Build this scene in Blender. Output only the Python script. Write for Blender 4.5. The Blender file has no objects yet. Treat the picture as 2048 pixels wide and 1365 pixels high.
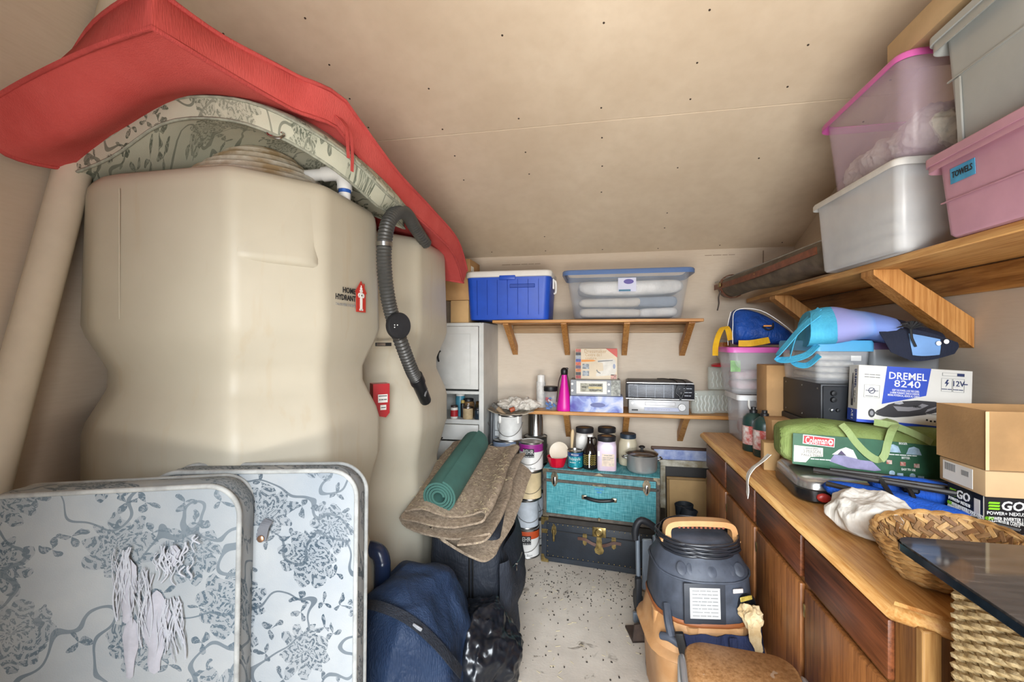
import bpy, bmesh, math, random
from mathutils import Vector, Matrix, noise as mnoise
random.seed(7)
PI = math.pi
R = math.radians
SC = bpy.context.scene
COL = SC.collection

# ---------------------------------------------------------------- camera, world, light, exposure
cam_d = bpy.data.cameras.new('camera'); cam_d.sensor_width = 36; cam_d.lens = 16.0; cam_d.clip_start = .02
cam = bpy.data.objects.new('camera', cam_d); COL.objects.link(cam)
cam.location = (0, 0, 1.44); cam.rotation_euler = (R(90), 0, math.atan(177 / 910))
SC.camera = cam
W = bpy.data.worlds.new('world'); SC.world = W; W.use_nodes = True
W.node_tree.nodes['Background'].inputs[0].default_value = (.80, .90, 1.0, 1)
W.node_tree.nodes['Background'].inputs[1].default_value = 1.6
def area(name, loc, rot, sx, sy, power, col):
    l = bpy.data.lights.new(name, 'AREA'); l.shape = 'RECTANGLE'; l.size = sx; l.size_y = sy; l.energy = power; l.color = col
    o = bpy.data.objects.new(name, l); COL.objects.link(o); o.location = loc; o.rotation_euler = rot
    return o
# assumed daylight through the doorway behind the camera: area lamps added outside
area('assumed_sky_fill', (.6, -9.0, 4.4), (R(90 - 16), 0, 0), 9.0, 5.6, 4300, (.88, .94, 1.0))  # added area lamp, unseen, standing in for open sky
area('assumed_paving_fill', (.3, -4.3, .03), (R(180), 0, 0), 4.6, 4.2, 1330, (1.0, .955, .90))  # added upward fill lamp just above the ground, standing in for assumed sunlit paving
SC.view_settings.view_transform = 'Standard'; SC.view_settings.look = 'None'
SC.view_settings.exposure = 0.27; SC.view_settings.gamma = 1.0; SC.view_settings.use_curve_mapping = False
SC.cycles.max_bounces = 8; SC.cycles.diffuse_bounces = 4; SC.cycles.transparent_max_bounces = 16
SC.cycles.caustics_reflective = False; SC.cycles.caustics_refractive = False

# ---------------------------------------------------------------- materials
def lin(c):
    if isinstance(c, str):
        c = tuple(int(c[i:i + 2], 16) / 255 for i in (0, 2, 4))
    return tuple(v / 12.92 if v <= .04045 else ((v + .055) / 1.055) ** 2.4 for v in c) + (1,)
MATS = {}
class NT:
    def __init__(s, name):
        s.m = bpy.data.materials.new(name); s.m.use_nodes = True; s.t = s.m.node_tree; s.b = s.t.nodes['Principled BSDF']
    def n(s, typ, **k):
        nd = s.t.nodes.new(typ)
        for a, v in k.items(): setattr(nd, a, v)
        return nd
    def l(s, a, b): s.t.links.new(a, b)
    def math(s, op, a, b=None, c=None, clamp=False):
        nd = s.n('ShaderNodeMath', operation=op); nd.use_clamp = clamp
        for i, v in enumerate((a, b, c)):
            if v is None: continue
            if isinstance(v, (int, float)): nd.inputs[i].default_value = v
            else: s.l(v, nd.inputs[i])
        return nd.outputs[0]
    def mix(s, f, a, b):
        nd = s.n('ShaderNodeMix', data_type='RGBA')
        for i, v in ((0, f), (6, a), (7, b)):
            if isinstance(v, (int, float)): nd.inputs[i].default_value = v
            elif isinstance(v, tuple): nd.inputs[i].default_value = v
            else: s.l(v, nd.inputs[i])
        return nd.outputs[2]
    def coord(s, scale=(1, 1, 1), rot=(0, 0, 0), out='Object'):
        tc = s.n('ShaderNodeTexCoord'); mp = s.n('ShaderNodeMapping')
        mp.inputs[3].default_value = scale; mp.inputs[2].default_value = rot
        s.l(tc.outputs[out], mp.inputs[0]); return mp.outputs[0]
    def noise(s, vec, scale, detail=4, rough=.55, dist=0, out=0):
        nd = s.n('ShaderNodeTexNoise'); nd.inputs['Scale'].default_value = scale; nd.inputs['Detail'].default_value = detail
        nd.inputs['Roughness'].default_value = rough; nd.inputs['Distortion'].default_value = dist
        s.l(vec, nd.inputs['Vector']); return nd.outputs[out]
    def ramp(s, f, stops):
        nd = s.n('ShaderNodeValToRGB'); e = nd.color_ramp.elements
        while len(e) < len(stops): e.new(.5)
        for el, (p, c) in zip(e, stops): el.position = p; el.color = c if len(c) == 4 else lin(c)
        s.l(f, nd.inputs[0]); return nd.outputs[0]
    def bump(s, h, strength, dist=.01):
        nd = s.n('ShaderNodeBump'); nd.inputs['Strength'].default_value = strength; nd.inputs['Distance'].default_value = dist
        s.l(h, nd.inputs['Height']); s.l(nd.outputs[0], s.b.inputs['Normal'])
    def base(s, c):
        if isinstance(c, tuple): s.b.inputs['Base Color'].default_value = c
        else: s.l(c, s.b.inputs['Base Color'])
    def set(s, rough=.6, metal=0, spec=None, alpha=None, trans=None):
        s.b.inputs['Roughness'].default_value = rough; s.b.inputs['Metallic'].default_value = metal
        if spec is not None: s.b.inputs['Specular IOR Level'].default_value = spec
        if alpha is not None: s.b.inputs['Alpha'].default_value = alpha
        if trans is not None: s.b.inputs['Transmission Weight'].default_value = trans
def mat(name, col, rough=.6, metal=0, var=.12, vscale=6, bump=0, bscale=60, spec=None, alpha=None, col2=None, trans=None):
    if name in MATS: return MATS[name]
    k = NT(name); k.set(rough, metal, spec, alpha, trans)
    c = lin(col); vec = k.coord()
    if var:
        d = lin(col2) if col2 else tuple(v * (1 - var * 2) for v in c[:3]) + (1,)
        f = k.noise(vec, vscale, 5, .6)
        f2 = k.ramp(f, [(.38, (0, 0, 0, 1)), (.66, (1, 1, 1, 1))])
        k.base(k.mix(f2, d, c))
    else: k.base(c)
    if bump: k.bump(k.noise(vec, bscale, 3), bump, .004)
    MATS[name] = k.m
    return k.m
def fabric(name, col, col2=None, rough=.9, weave=900, var=.1, vscale=9, bump=.35, fold=0):
    if name in MATS: return MATS[name]
    k = NT(name); k.set(rough, 0, .2); vec = k.coord(); c = lin(col)
    d = lin(col2) if col2 else tuple(v * (1 - 2 * var) for v in c[:3]) + (1,)
    f = k.ramp(k.noise(vec, vscale, 4, .6), [(.36, (0, 0, 0, 1)), (.66, (1, 1, 1, 1))])
    fine = k.noise(k.coord((1, 1, .12)), weave * .35, 1)
    k.base(k.mix(k.math('MULTIPLY', fine, .35), k.mix(f, d, c), tuple(v * .55 for v in c[:3]) + (1,)))
    h = fine
    if fold: h = k.math('ADD', k.math('MULTIPLY', k.noise(vec, fold, 3, .5, 1.2), 4), fine)
    k.bump(h, bump, .006)
    MATS[name] = k.m; return k.m
def wood(name, col, dark, axis='X', scale=1, rough=.5, spec=.4, knots=True):
    if name in MATS: return MATS[name]
    k = NT(name); k.set(rough, 0, spec)
    s = {'X': (1.3, 26, 26), 'Y': (26, 1.3, 26), 'Z': (26, 26, 1.3)}[axis]
    vec = k.coord(tuple(v * scale for v in s))
    n1 = k.noise(vec, 1.0, 6, .7, 1.6); n2 = k.noise(vec, 5, 3, .6, .3)
    big = k.noise(k.coord((1.5, 1.5, 1.5)), 2.0, 3)
    f = k.math('ADD', k.math('MULTIPLY', n1, .65), k.math('MULTIPLY', n2, .35))
    f = k.math('ADD', f, k.math('MULTIPLY', k.math('SUBTRACT', big, .5), .35))
    k.base(k.ramp(f, [(.36, lin(dark)), (.47, tuple((a + b) / 2 for a, b in zip(lin(col), lin(dark)))), (.58, lin(col))]))
    k.bump(n2, .15, .003)
    MATS[name] = k.m; return k.m
def clear(name, col, alpha=.22, rough=.15, bumpy=0):
    if name in MATS: return MATS[name]
    k = NT(name); k.set(rough, 0, .5); k.base(lin(col)); vec = k.coord()
    k.l(k.math('ADD', k.math('MULTIPLY', k.noise(vec, 9, 3), .12), alpha - .06), k.b.inputs['Alpha'])
    if bumpy: k.bump(k.noise(vec, bumpy, 2), .25, .01)
    MATS[name] = k.m; return k.m
def floral(name, base, dark, light, plane, scale=6.2, seed=0.0):
    """woven jacquard: flower heads, three-leaf sprigs and thin stems"""
    if name in MATS: return MATS[name]
    k = NT(name); k.set(.75, 0, .3)
    tc = k.n('ShaderNodeTexCoord'); sp = k.n('ShaderNodeSeparateXYZ'); k.l(tc.outputs['Object'], sp.inputs[0])
    def ax(q): return sp.outputs[q] if isinstance(q, int) else k.math('ADD', sp.outputs[q[0]], sp.outputs[q[1]])
    a = ax(plane[0]); b = ax(plane[1])
    cb = k.n('ShaderNodeCombineXYZ'); k.l(k.math('MULTIPLY', a, scale), cb.inputs[0]); k.l(k.math('MULTIPLY', b, scale), cb.inputs[1])
    cb.inputs[2].default_value = seed
    ob = k.n('ShaderNodeVectorMath', operation='ADD'); k.l(cb.outputs[0], ob.inputs[0]); ob.inputs[1].default_value = (seed, seed * 2.3, 0)
    nz = k.n('ShaderNodeTexNoise'); nz.inputs['Scale'].default_value = 2.2; k.l(ob.outputs[0], nz.inputs['Vector'])
    sb = k.n('ShaderNodeVectorMath', operation='SUBTRACT'); k.l(nz.outputs['Color'], sb.inputs[0]); sb.inputs[1].default_value = (.5, .5, .5)
    scl = k.n('ShaderNodeVectorMath', operation='SCALE'); k.l(sb.outputs[0], scl.inputs[0]); scl.inputs[3].default_value = .35
    ad = k.n('ShaderNodeVectorMath', operation='ADD'); k.l(ob.outputs[0], ad.inputs[0]); k.l(scl.outputs[0], ad.inputs[1])
    P = ad.outputs[0]
    def motif(sc, rnd):
        ms = k.n('ShaderNodeVectorMath', operation='SCALE'); k.l(P, ms.inputs[0]); ms.inputs[3].default_value = sc
        v = k.n('ShaderNodeTexVoronoi', voronoi_dimensions='2D'); v.inputs['Scale'].default_value = 1; v.inputs['Randomness'].default_value = rnd
        k.l(ms.outputs[0], v.inputs['Vector'])
        d = k.n('ShaderNodeVectorMath', operation='SUBTRACT'); k.l(ms.outputs[0], d.inputs[0]); k.l(v.outputs['Position'], d.inputs[1])
        s2 = k.n('ShaderNodeSeparateXYZ'); k.l(d.outputs[0], s2.inputs[0])
        sc2 = k.n('ShaderNodeSeparateColor'); k.l(v.outputs['Color'], sc2.inputs[0])
        ang = k.math('ADD', k.math('ARCTAN2', s2.outputs[1], s2.outputs[0]), k.math('MULTIPLY', sc2.outputs[0], 6.28))
        return v.outputs['Distance'], ang, sc2.outputs[0], sc2.outputs[1]
    # flower heads
    r, an, r1, r2 = motif(.72, .75)
    lob = k.math('ABSOLUTE', k.math('COSINE', k.math('MULTIPLY', an, 4.5)))
    rad = k.math('ADD', k.math('MULTIPLY', lob, .13), k.math('ADD', .21, k.math('MULTIPLY', r2, .12)))
    fl = k.math('LESS_THAN', r, rad)
    rings = k.math('GREATER_THAN', k.math('SINE', k.math('ADD', k.math('MULTIPLY', r, 62), k.math('MULTIPLY', k.math('COSINE', k.math('MULTIPLY', an, 9)), 2.2))), -.15)
    veins = k.math('GREATER_THAN', k.noise(P, 17, 2, .5, 1.5), .47)
    inner = k.math('MULTIPLY', rings, veins)
    flower = k.math('MULTIPLY', fl, k.math('ADD', k.math('MULTIPLY', inner, .75), .25))
    # trefoil sprigs
    r, an, q1, q2 = motif(1.75, .9)
    lob = k.math('MAXIMUM', k.math('COSINE', k.math('MULTIPLY', an, 3)), 0)
    rad = k.math('ADD', k.math('MULTIPLY', k.math('POWER', lob, .6), .36), .0)
    lf = k.math('MULTIPLY', k.math('LESS_THAN', r, rad), k.math('GREATER_THAN', q2, .22))
    lf = k.math('MULTIPLY', lf, k.math('SUBTRACT', 1, fl))
    lf = k.math('MULTIPLY', lf, k.math('ADD', .5, k.math('MULTIPLY', veins, .5)))
    # stems
    st = k.math('LESS_THAN', k.math('ABSOLUTE', k.math('SUBTRACT', k.noise(ob.outputs[0], .95, 1, .4), .5)), .011)
    st = k.math('MULTIPLY', st, .8)
    m = k.math('MAXIMUM', k.math('MAXIMUM', flower, lf), st)
    fade = k.ramp(k.noise(k.coord(), 3.2, 3), [(.35, (.6, .6, .6, 1)), (.62, (1, 1, 1, 1))])
    m = k.math('MULTIPLY', m, fade)
    bs = k.mix(k.ramp(k.noise(k.coord(), 4, 4), [(.35, (0, 0, 0, 1)), (.7, (1, 1, 1, 1))]), lin(base), lin(light))
    k.base(k.mix(m, bs, lin(dark)))
    k.bump(k.math('ADD', k.noise(k.coord(), 340, 2), k.math('MULTIPLY', m, .4)), .18, .004)
    MATS[name] = k.m; return k.m

# ---------------------------------------------------------------- mesh builder
def M4(loc=(0, 0, 0), rot=(0, 0, 0), sc=(1, 1, 1)):
    from mathutils import Euler
    return Matrix.Translation(loc) @ Euler(rot).to_matrix().to_4x4() @ Matrix.Diagonal((*sc, 1))
_boxcache = {}
class MB:
    def __init__(s): s.v = []; s.f = []
    def add(s, vs, fs, M=None):
        o = len(s.v)
        s.v += [tuple(M @ Vector(p)) for p in vs] if M else [tuple(p) for p in vs]
        s.f += [tuple(i + o for i in f) for f in fs]; return s
    def box(s, c, d, bev=0, seg=2, M=None, rot=None):
        key = (tuple(round(x, 5) for x in d), round(bev, 5), seg)
        if key not in _boxcache:
            bm = bmesh.new(); bmesh.ops.create_cube(bm, size=1)
            for v in bm.verts: v.co = Vector((v.co.x * d[0], v.co.y * d[1], v.co.z * d[2]))
            if bev: bmesh.ops.bevel(bm, geom=bm.edges[:], offset=min(bev, min(d) * .49), segments=seg, affect='EDGES', profile=.5)
            bm.verts.index_update()
            _boxcache[key] = ([v.co.copy() for v in bm.verts], [[v.index for v in f.verts] for f in bm.faces]); bm.free()
        vs, fs = _boxcache[key]
        T = M4(c, rot or (0, 0, 0))
        if M: T = M @ T
        return s.add(vs, fs, T)
    def loft(s, rings, cap0=True, cap1=True, closed=True, M=None, loop=False):
        n = len(rings[0]); vs = [p for r in rings for p in r]; fs = []
        m = len(rings)
        for i in range(m if loop else m - 1):
            i2 = (i + 1) % m
            for j in range(n if closed else n - 1):
                j2 = (j + 1) % n
                fs.append((i * n + j, i * n + j2, i2 * n + j2, i2 * n + j))
        if cap0: fs.append(tuple(range(n - 1, -1, -1)))
        if cap1: fs.append(tuple((m - 1) * n + j for j in range(n)))
        return s.add(vs, fs, M)
    def lathe(s, prof, c=(0, 0, 0), seg=24, M=None, cap=True):
        rings = [[(c[0] + r * math.cos(2 * PI * j / seg), c[1] + r * math.sin(2 * PI * j / seg), c[2] + z) for j in range(seg)] for r, z in prof]
        return s.loft(rings, cap, cap, True, M)
    def tube(s, pts, r, seg=8, M=None, cap=True, loop=False):
        P = [Vector(p) for p in pts]; n = len(P); rings = []
        up = None
        for i in range(n):
            if loop: t = P[(i + 1) % n] - P[i - 1]
            else: t = P[min(i + 1, n - 1)] - P[max(i - 1, 0)]
            if t.length < 1e-9: t = Vector((0, 0, 1))
            t.normalize()
            if up is None:
                up = Vector((0, 0, 1)) if abs(t.z) < .9 else Vector((1, 0, 0))
            a = t.cross(up)
            if a.length < 1e-5: a = t.orthogonal()
            a.normalize(); b = a.cross(t).normalized(); up = b
            rr = r[i] if isinstance(r, (list, tuple)) else r
            rings.append([P[i] + (a * math.cos(2 * PI * j / seg) + b * math.sin(2 * PI * j / seg)) * rr for j in range(seg)])
        return s.loft(rings, cap and not loop, cap and not loop, True, M, loop)
    def ribbon(s, pts, w, t=.002, side=(0, 1, 0), M=None):
        """strap: flat band swept along pts; side = direction(s) of its width"""
        P = [Vector(p) for p in pts]; rings = []
        for i in range(len(P)):
            d = (P[min(i + 1, len(P) - 1)] - P[max(i - 1, 0)]).normalized()
            sd = Vector(side[i] if isinstance(side[0], (list, tuple, Vector)) else side)
            sd = (sd - d * sd.dot(d)).normalized(); nn = d.cross(sd)
            rings.append([P[i] + sd * w / 2 + nn * t / 2, P[i] - sd * w / 2 + nn * t / 2, P[i] - sd * w / 2 - nn * t / 2, P[i] + sd * w / 2 - nn * t / 2])
        return s.loft(rings, True, True, True, M)
    def poly(s, pts, t, M=None):
        """outline in xz, extruded t along +y"""
        n = len(pts)
        vs = [(x, 0, z) for x, z in pts] + [(x, t, z) for x, z in pts]
        fs = [tuple(range(n)), tuple(range(2 * n - 1, n - 1, -1))] + [(i, i + n, (i + 1) % n + n, (i + 1) % n) for i in range(n)]
        return s.add(vs, fs, M)
    def sheet(s, G, th, M=None, nrm=None, bulge=0):
        """closed slab over a grid of points G[i][j], th along the surface normal"""
        nu, nv = len(G), len(G[0]); G = [[Vector(p) for p in r] for r in G]
        N = []
        for i in range(nu):
            row = []
            for j in range(nv):
                du = G[min(i + 1, nu - 1)][j] - G[max(i - 1, 0)][j]; dv = G[i][min(j + 1, nv - 1)] - G[i][max(j - 1, 0)]
                row.append(du.cross(dv).normalized())
            N.append(row)
        def edge(i, j): return i in (0, nu - 1) or j in (0, nv - 1)
        vs = [G[i][j] for i in range(nu) for j in range(nv)]
        vs += [G[i][j] + N[i][j] * th * (1 + (0 if edge(i, j) else bulge)) for i in range(nu) for j in range(nv)]
        fs = []; o = nu * nv
        for i in range(nu - 1):
            for j in range(nv - 1):
                a, b, c, d = i * nv + j, (i + 1) * nv + j, (i + 1) * nv + j + 1, i * nv + j + 1
                fs.append((d, c, b, a)); fs.append((a + o, b + o, c + o, d + o))
        per = [(i, 0) for i in range(nu)] + [(nu - 1, j) for j in range(1, nv)] + [(i, nv - 1) for i in range(nu - 2, -1, -1)] + [(0, j) for j in range(nv - 2, 0, -1)]
        idx = [i * nv + j for i, j in per]
        for q in range(len(idx)):
            a, b = idx[q], idx[(q + 1) % len(idx)]
            fs.append((a, b, b + o, a + o))
        s.per = [(vs[i].copy(), vs[i + o].copy()) for i in idx]
        return s.add(vs, fs, M)
    def jitter(s, amp, scale, seed=0, zmin=None):
        o = Vector((seed * 3.1, seed * 1.7, seed))
        for i, p in enumerate(s.v):
            p = Vector(p)
            if zmin is not None and p.z < zmin: continue
            d = mnoise.noise_vector(p * scale + o)
            s.v[i] = tuple(p + d * amp)
        return s
    def crumple(s, amp, scale, seed=0, c=(0, 0, 0)):
        o = Vector((seed * 3.1, seed * 1.7, seed)); c = Vector(c)
        for i, p in enumerate(s.v):
            p = Vector(p); n = (p - c).normalized()
            d = 1 - abs(mnoise.noise(p * scale + o)) * 2 + .5 * (1 - abs(mnoise.noise(p * scale * 2.3 + o)) * 2)
            s.v[i] = tuple(p + n * amp * (d - .6))
        return s
    def xf(s, M):
        s.v = [tuple(M @ Vector(p)) for p in s.v]; return s
    def mesh(s, name, m, smooth=None):
        me = bpy.data.meshes.new(name); me.from_pydata(s.v, [], s.f); me.validate()
        if smooth is not None:
            me.polygons.foreach_set('use_smooth', [True] * len(me.polygons))
            if smooth < 179: me.set_sharp_from_angle(angle=R(smooth))
        if m: me.materials.append(m)
        bm = bmesh.new(); bm.from_mesh(me); bmesh.ops.recalc_face_normals(bm, faces=bm.faces); bm.to_mesh(me); bm.free()
        return me
    def build(s, name, m, parent=None, smooth=40, sub=0):
        o = bpy.data.objects.new(name, s.mesh(name, m, smooth)); COL.objects.link(o)
        if parent: o.parent = parent
        if sub:
            md = o.modifiers.new('sub', 'SUBSURF'); md.levels = sub; md.render_levels = sub
        return o
def inst(src, parent, loc=None, rot=None, name=None):
    o = bpy.data.objects.new(name or src.name.split('.')[0], src.data); COL.objects.link(o); o.parent = parent
    if loc: o.location = loc
    if rot: o.rotation_euler = rot
    return o
def tag(o, label, cat, group=None):
    o['label'] = label; o['category'] = cat
    if group: o['group'] = group
    return o
def thing(name, label, cat, loc=(0, 0, 0), rz=0, group=None, rot=None):
    o = bpy.data.objects.new(name, None); COL.objects.link(o); o.empty_display_size = .05
    o.location = loc; o.rotation_euler = rot if rot else (0, 0, R(rz))
    return tag(o, label, cat, group)
def struct(o): o['kind'] = 'structure'; return o
def copy_tree(o, parent=None):
    c = o.copy(); COL.objects.link(c); c.parent = parent
    for ch in list(o.children): copy_tree(ch, c)
    return c
def rrect(w, d, r, z, n=5, cx=0, cy=0):
    pts = []
    for sx, sy, a0 in ((1, 1, 0), (-1, 1, 90), (-1, -1, 180), (1, -1, 270)):
        for k in range(n + 1):
            a = R(a0 + 90 * k / n)
            pts.append((cx + sx * (w / 2 - r) + r * math.cos(a), cy + sy * (d / 2 - r) + r * math.sin(a), z))
    return pts
def spline(P, n, closed=False):
    """Catmull-Rom through points, n samples per span"""
    P = [Vector(p) for p in P]; out = []; m = len(P)
    for i in range(m if closed else m - 1):
        p0 = P[(i - 1) % m] if closed else P[max(i - 1, 0)]
        p1, p2 = P[i], P[(i + 1) % m]
        p3 = P[(i + 2) % m] if closed else P[min(i + 2, m - 1)]
        for k in range(n):
            t = k / n
            out.append(.5 * ((2 * p1) + (p2 - p0) * t + (2 * p0 - 5 * p1 + 4 * p2 - p3) * t * t + (3 * p1 - p0 - 3 * p2 + p3) * t ** 3))
    if not closed: out.append(P[-1])
    return out
def spgrid(ctrl, nu, nv):
    rows = [spline(r, nv) for r in ctrl]
    cols = [spline([rows[i][j] for i in range(len(rows))], nu) for j in range(len(rows[0]))]
    return [[cols[j][i] for j in range(len(cols))] for i in range(len(cols[0]))]
_font = {}
def text_into(mb, body, size, M, bold=0, width=None, align='CENTER', extr=.0006, shear=0):
    """lettering as a flat mesh: drawn in the local xz plane, facing -y"""
    if body[0] == '~':          # print too small to read: one dash for each word
        n = len(body); W = width or size * n; rnd = random.Random(n + int(W * 1e4)); ws = [rnd.uniform(.5, 1.2) for _ in range(n)]
        gap = W * .12 / n; k = (W - gap * (n - 1)) / sum(ws); x = -W / 2
        for q in ws:
            mb.box((x + q * k / 2, 0, 0), (q * k, .0008, size * .42), 0, 1, M); x += q * k + gap
        return mb
    cu = bpy.data.curves.new('lettering', 'FONT'); cu.body = body; cu.size = size; cu.align_x = align; cu.align_y = 'CENTER'
    cu.offset = bold * size; cu.extrude = extr; cu.resolution_u = 2; cu.shear = shear; cu.fill_mode = 'BOTH'
    o = bpy.data.objects.new('lettering', cu)
    me = bpy.data.meshes.new_from_object(o)
    vs = [v.co.copy() for v in me.vertices]; fs = [tuple(p.vertices) for p in me.polygons]
    if vs and width:
        x0 = min(v.x for v in vs); x1 = max(v.x for v in vs); k = width / max(x1 - x0, 1e-6)
        for v in vs: v.x *= k
    mb.add(vs, fs, M @ M4((0, 0, 0), (R(90), 0, 0)))
    bpy.data.objects.remove(o); bpy.data.curves.remove(cu); bpy.data.meshes.remove(me)
    return mb
def lettering(parent, items, m, name='lettering'):
    """items: (text, size, x, y, z, rotz, bold, width[, shear])"""
    o = None
    for it in items:
        mb = MB(); t, sz, x, y, z, rz, b, w = it[:8]
        text_into(mb, t, sz, M4((x, y, z), (0, 0, R(rz))), b, w, shear=it[8] if len(it) > 8 else 0)
        o = mb.build(name, m, parent, None)
    return o

# ---------------------------------------------------------------- common materials
white = mat('white_plastic', 'e8e6e0', .4, var=.04)
black = mat('black_plastic', '17181b', .45, var=.2, vscale=20)
blackr = mat('black_rubber', '1d1e22', .7, var=.25, vscale=14)
chrome = mat('chrome', 'd0d0d0', .18, 1, var=.08)
steel = mat('steel', 'b4b4b2', .28, 1, var=.15, vscale=18)
brass = mat('brass', 'b29a63', .35, .9, var=.3, vscale=40)
wire = mat('wire', '8f8f8c', .35, .9, var=.1)
paper = mat('paper', 'e9e6df', .8, var=.06)
inkblack = mat('ink_black', '1b1b1d', .7, var=0)
inkgrey = mat('ink_grey', '8a8a88', .7, var=0)
inkwhite = mat('ink_white', 'f2f2ee', .6, var=0)
inkblue = mat('ink_blue', '1f3fb4', .5, var=0)
inkred = mat('ink_red', 'b3232b', .5, var=.05)
inkorange = mat('ink_orange', 'd98b3a', .6, var=0)
inkgreen = mat('ink_green', '7fc31f', .5, var=0)
inkyellow = mat('ink_yellow', 'd9c35a', .6, var=0)
cardm = mat('cardboard', 'b88f5f', .85, var=.14, vscale=5, bump=.1, bscale=120)
cardl = mat('cardboard_light', 'c7a26f', .85, var=.1, vscale=4, bump=.1, bscale=120)
pine = wood('pine', 'd09a58', 'a86a2c', 'X', 1, .45)
pineY = wood('pine_along', 'd6a667', 'ad7438', 'Y', 1, .5)
pineZ = wood('pine_upright', 'c99355', '9a6128', 'Z', 1, .5)
oakY = wood('oak_counter', 'd3a264', 'a2692f', 'Y', .8, .38)
walnutZ = wood('walnut_door', 'a66d3c', '683d20', 'Z', .9, .4)
walnutY = wood('walnut_drawer', '7a4527', '40210f', 'Y', .9, .4)
framew = wood('face_frame', '9a6a38', '6d4420', 'Z', 1, .45)

# ---------------------------------------------------------------- structure
XL, XR, YB, YF = -1.705, 1.311, 3.45, -.50
def ceil_z(y): return 2.093 + .39 * (YB - y)
def drywall(name, base, d2):
    k = NT(name); k.set(.9, 0, .15); vec = k.coord()
    f = k.ramp(k.noise(vec, 1.1, 5, .6), [(.36, (0, 0, 0, 1)), (.66, (1, 1, 1, 1))])
    st = k.ramp(k.noise(k.coord((1, 1, 9)), 16, 3), [(.4, (0, 0, 0, 1)), (.7, (1, 1, 1, 1))])
    c = k.mix(f, lin(d2), lin(base)); c = k.mix(k.math('MULTIPLY', st, .16), c, lin('b39f86'))
    spots = k.ramp(k.noise(vec, 42, 2), [(.28, lin('8d7b66')), (.31, (1, 1, 1, 1))])
    k.base(c); k.bump(k.noise(vec, 160, 3), .06, .002)
    return k.m
dry = drywall('drywall_paper', 'd5c8b6', 'c8b8a5'); dryc = drywall('ceiling_paper', 'd8c9b3', 'c9b8a1')
def floor_mat():
    k = NT('painted_concrete'); k.set(.7, 0, .3); vec = k.coord()
    f = k.ramp(k.noise(vec, 3, 6, .65), [(.35, (0, 0, 0, 1)), (.65, (1, 1, 1, 1))])
    c = k.mix(f, lin('b9b0a4'), lin('cfc6b9'))
    st = k.ramp(k.noise(vec, 9, 4, .6, 1), [(.30, lin('6f675c')), (.38, (1, 1, 1, 1))])
    sp = k.ramp(k.noise(vec, 140, 2), [(.24, (.45, .42, .38, 1)), (.30, (1, 1, 1, 1))])
    m1 = k.n('ShaderNodeMix', data_type='RGBA', blend_type='MULTIPLY'); m1.inputs[0].default_value = .8; k.l(c, m1.inputs[6]); k.l(st, m1.inputs[7])
    m2 = k.n('ShaderNodeMix', data_type='RGBA', blend_type='MULTIPLY'); m2.inputs[0].default_value = .7; k.l(m1.outputs[2], m2.inputs[6]); k.l(sp, m2.inputs[7])
    k.base(m2.outputs[2]); k.bump(k.noise(vec, 90, 4), .25, .003); return k.m
fl = struct(MB().box(((XL + XR) / 2, (YB - 7) / 2, -.05), (XR - XL + 4.2, YB + 7.2, .1)).build('floor', floor_mat(), None, None))
struct(MB().box(((XL + XR) / 2, YB + .05, 1.25), (XR - XL + .2, .1, 2.5)).build('wall_back', dry, None, None))
struct(MB().add([(XL, YF, 0), (XL, YB, 0), (XL, YB, 2.2), (XL, YF, 3.7), (XL - .1, YF, 0), (XL - .1, YB, 0), (XL - .1, YB, 2.2), (XL - .1, YF, 3.7)],
    [(0, 1, 2, 3), (7, 6, 5, 4), (0, 3, 7, 4), (1, 5, 6, 2), (0, 4, 5, 1), (3, 2, 6, 7)]).build('wall_left', dry, None, None))
struct(MB().add([(XR, YF, 0), (XR, YB, 0), (XR, YB, 2.2), (XR, YF, 3.7), (XR + .1, YF, 0), (XR + .1, YB, 0), (XR + .1, YB, 2.2), (XR + .1, YF, 3.7)],
    [(3, 2, 1, 0), (4, 5, 6, 7), (0, 4, 7, 3), (1, 2, 6, 5), (0, 1, 5, 4), (3, 7, 6, 2)]).build('wall_right', dry, None, None))
# sloped ceiling: drywall sheets laid across, each its own piece with a joint between
ceil = bpy.data.objects.new('ceiling', None); COL.objects.link(ceil); struct(ceil)
ceil.location = ((XL + XR) / 2, YB, ceil_z(YB)); ceil.rotation_euler = (-math.atan(.39), 0, 0)
# local: y runs forward (negative = towards the door) along the slope
y0 = .06
sl = [0, -1.222, -2.444, -3.666, -4.40]
for i in range(4):
    a, b = (y0 if i == 0 else sl[i]) - (.0015 if i else 0), sl[i + 1] + .0015
    MB().box((0, (a + b) / 2, .0095), (XR - XL + .12, a - b, .019), .002, 1).build('drywall_sheet', dryc, ceil, None)
MB().box((0, -2.15, .035), (XR - XL + .2, 4.5, .03)).build('backing', dryc, ceil, None)
sc = MB(); rs = random.Random(3)
for j in range(0, 13):
    yy = -.06 - j * .205
    for i in range(8):
        xx = -1.42 + i * .406 + rs.uniform(-.01, .01)
        if rs.random() < .55 or j in (0, 6): sc.lathe([(.0045, -.0012), (.005, 0)], (xx, yy + rs.uniform(-.03, .03), -.0002), 6)
o = sc.build('screw_heads', mat('screw', '3b3028', .6, var=0), ceil, None); o['kind'] = 'stuff'
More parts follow.
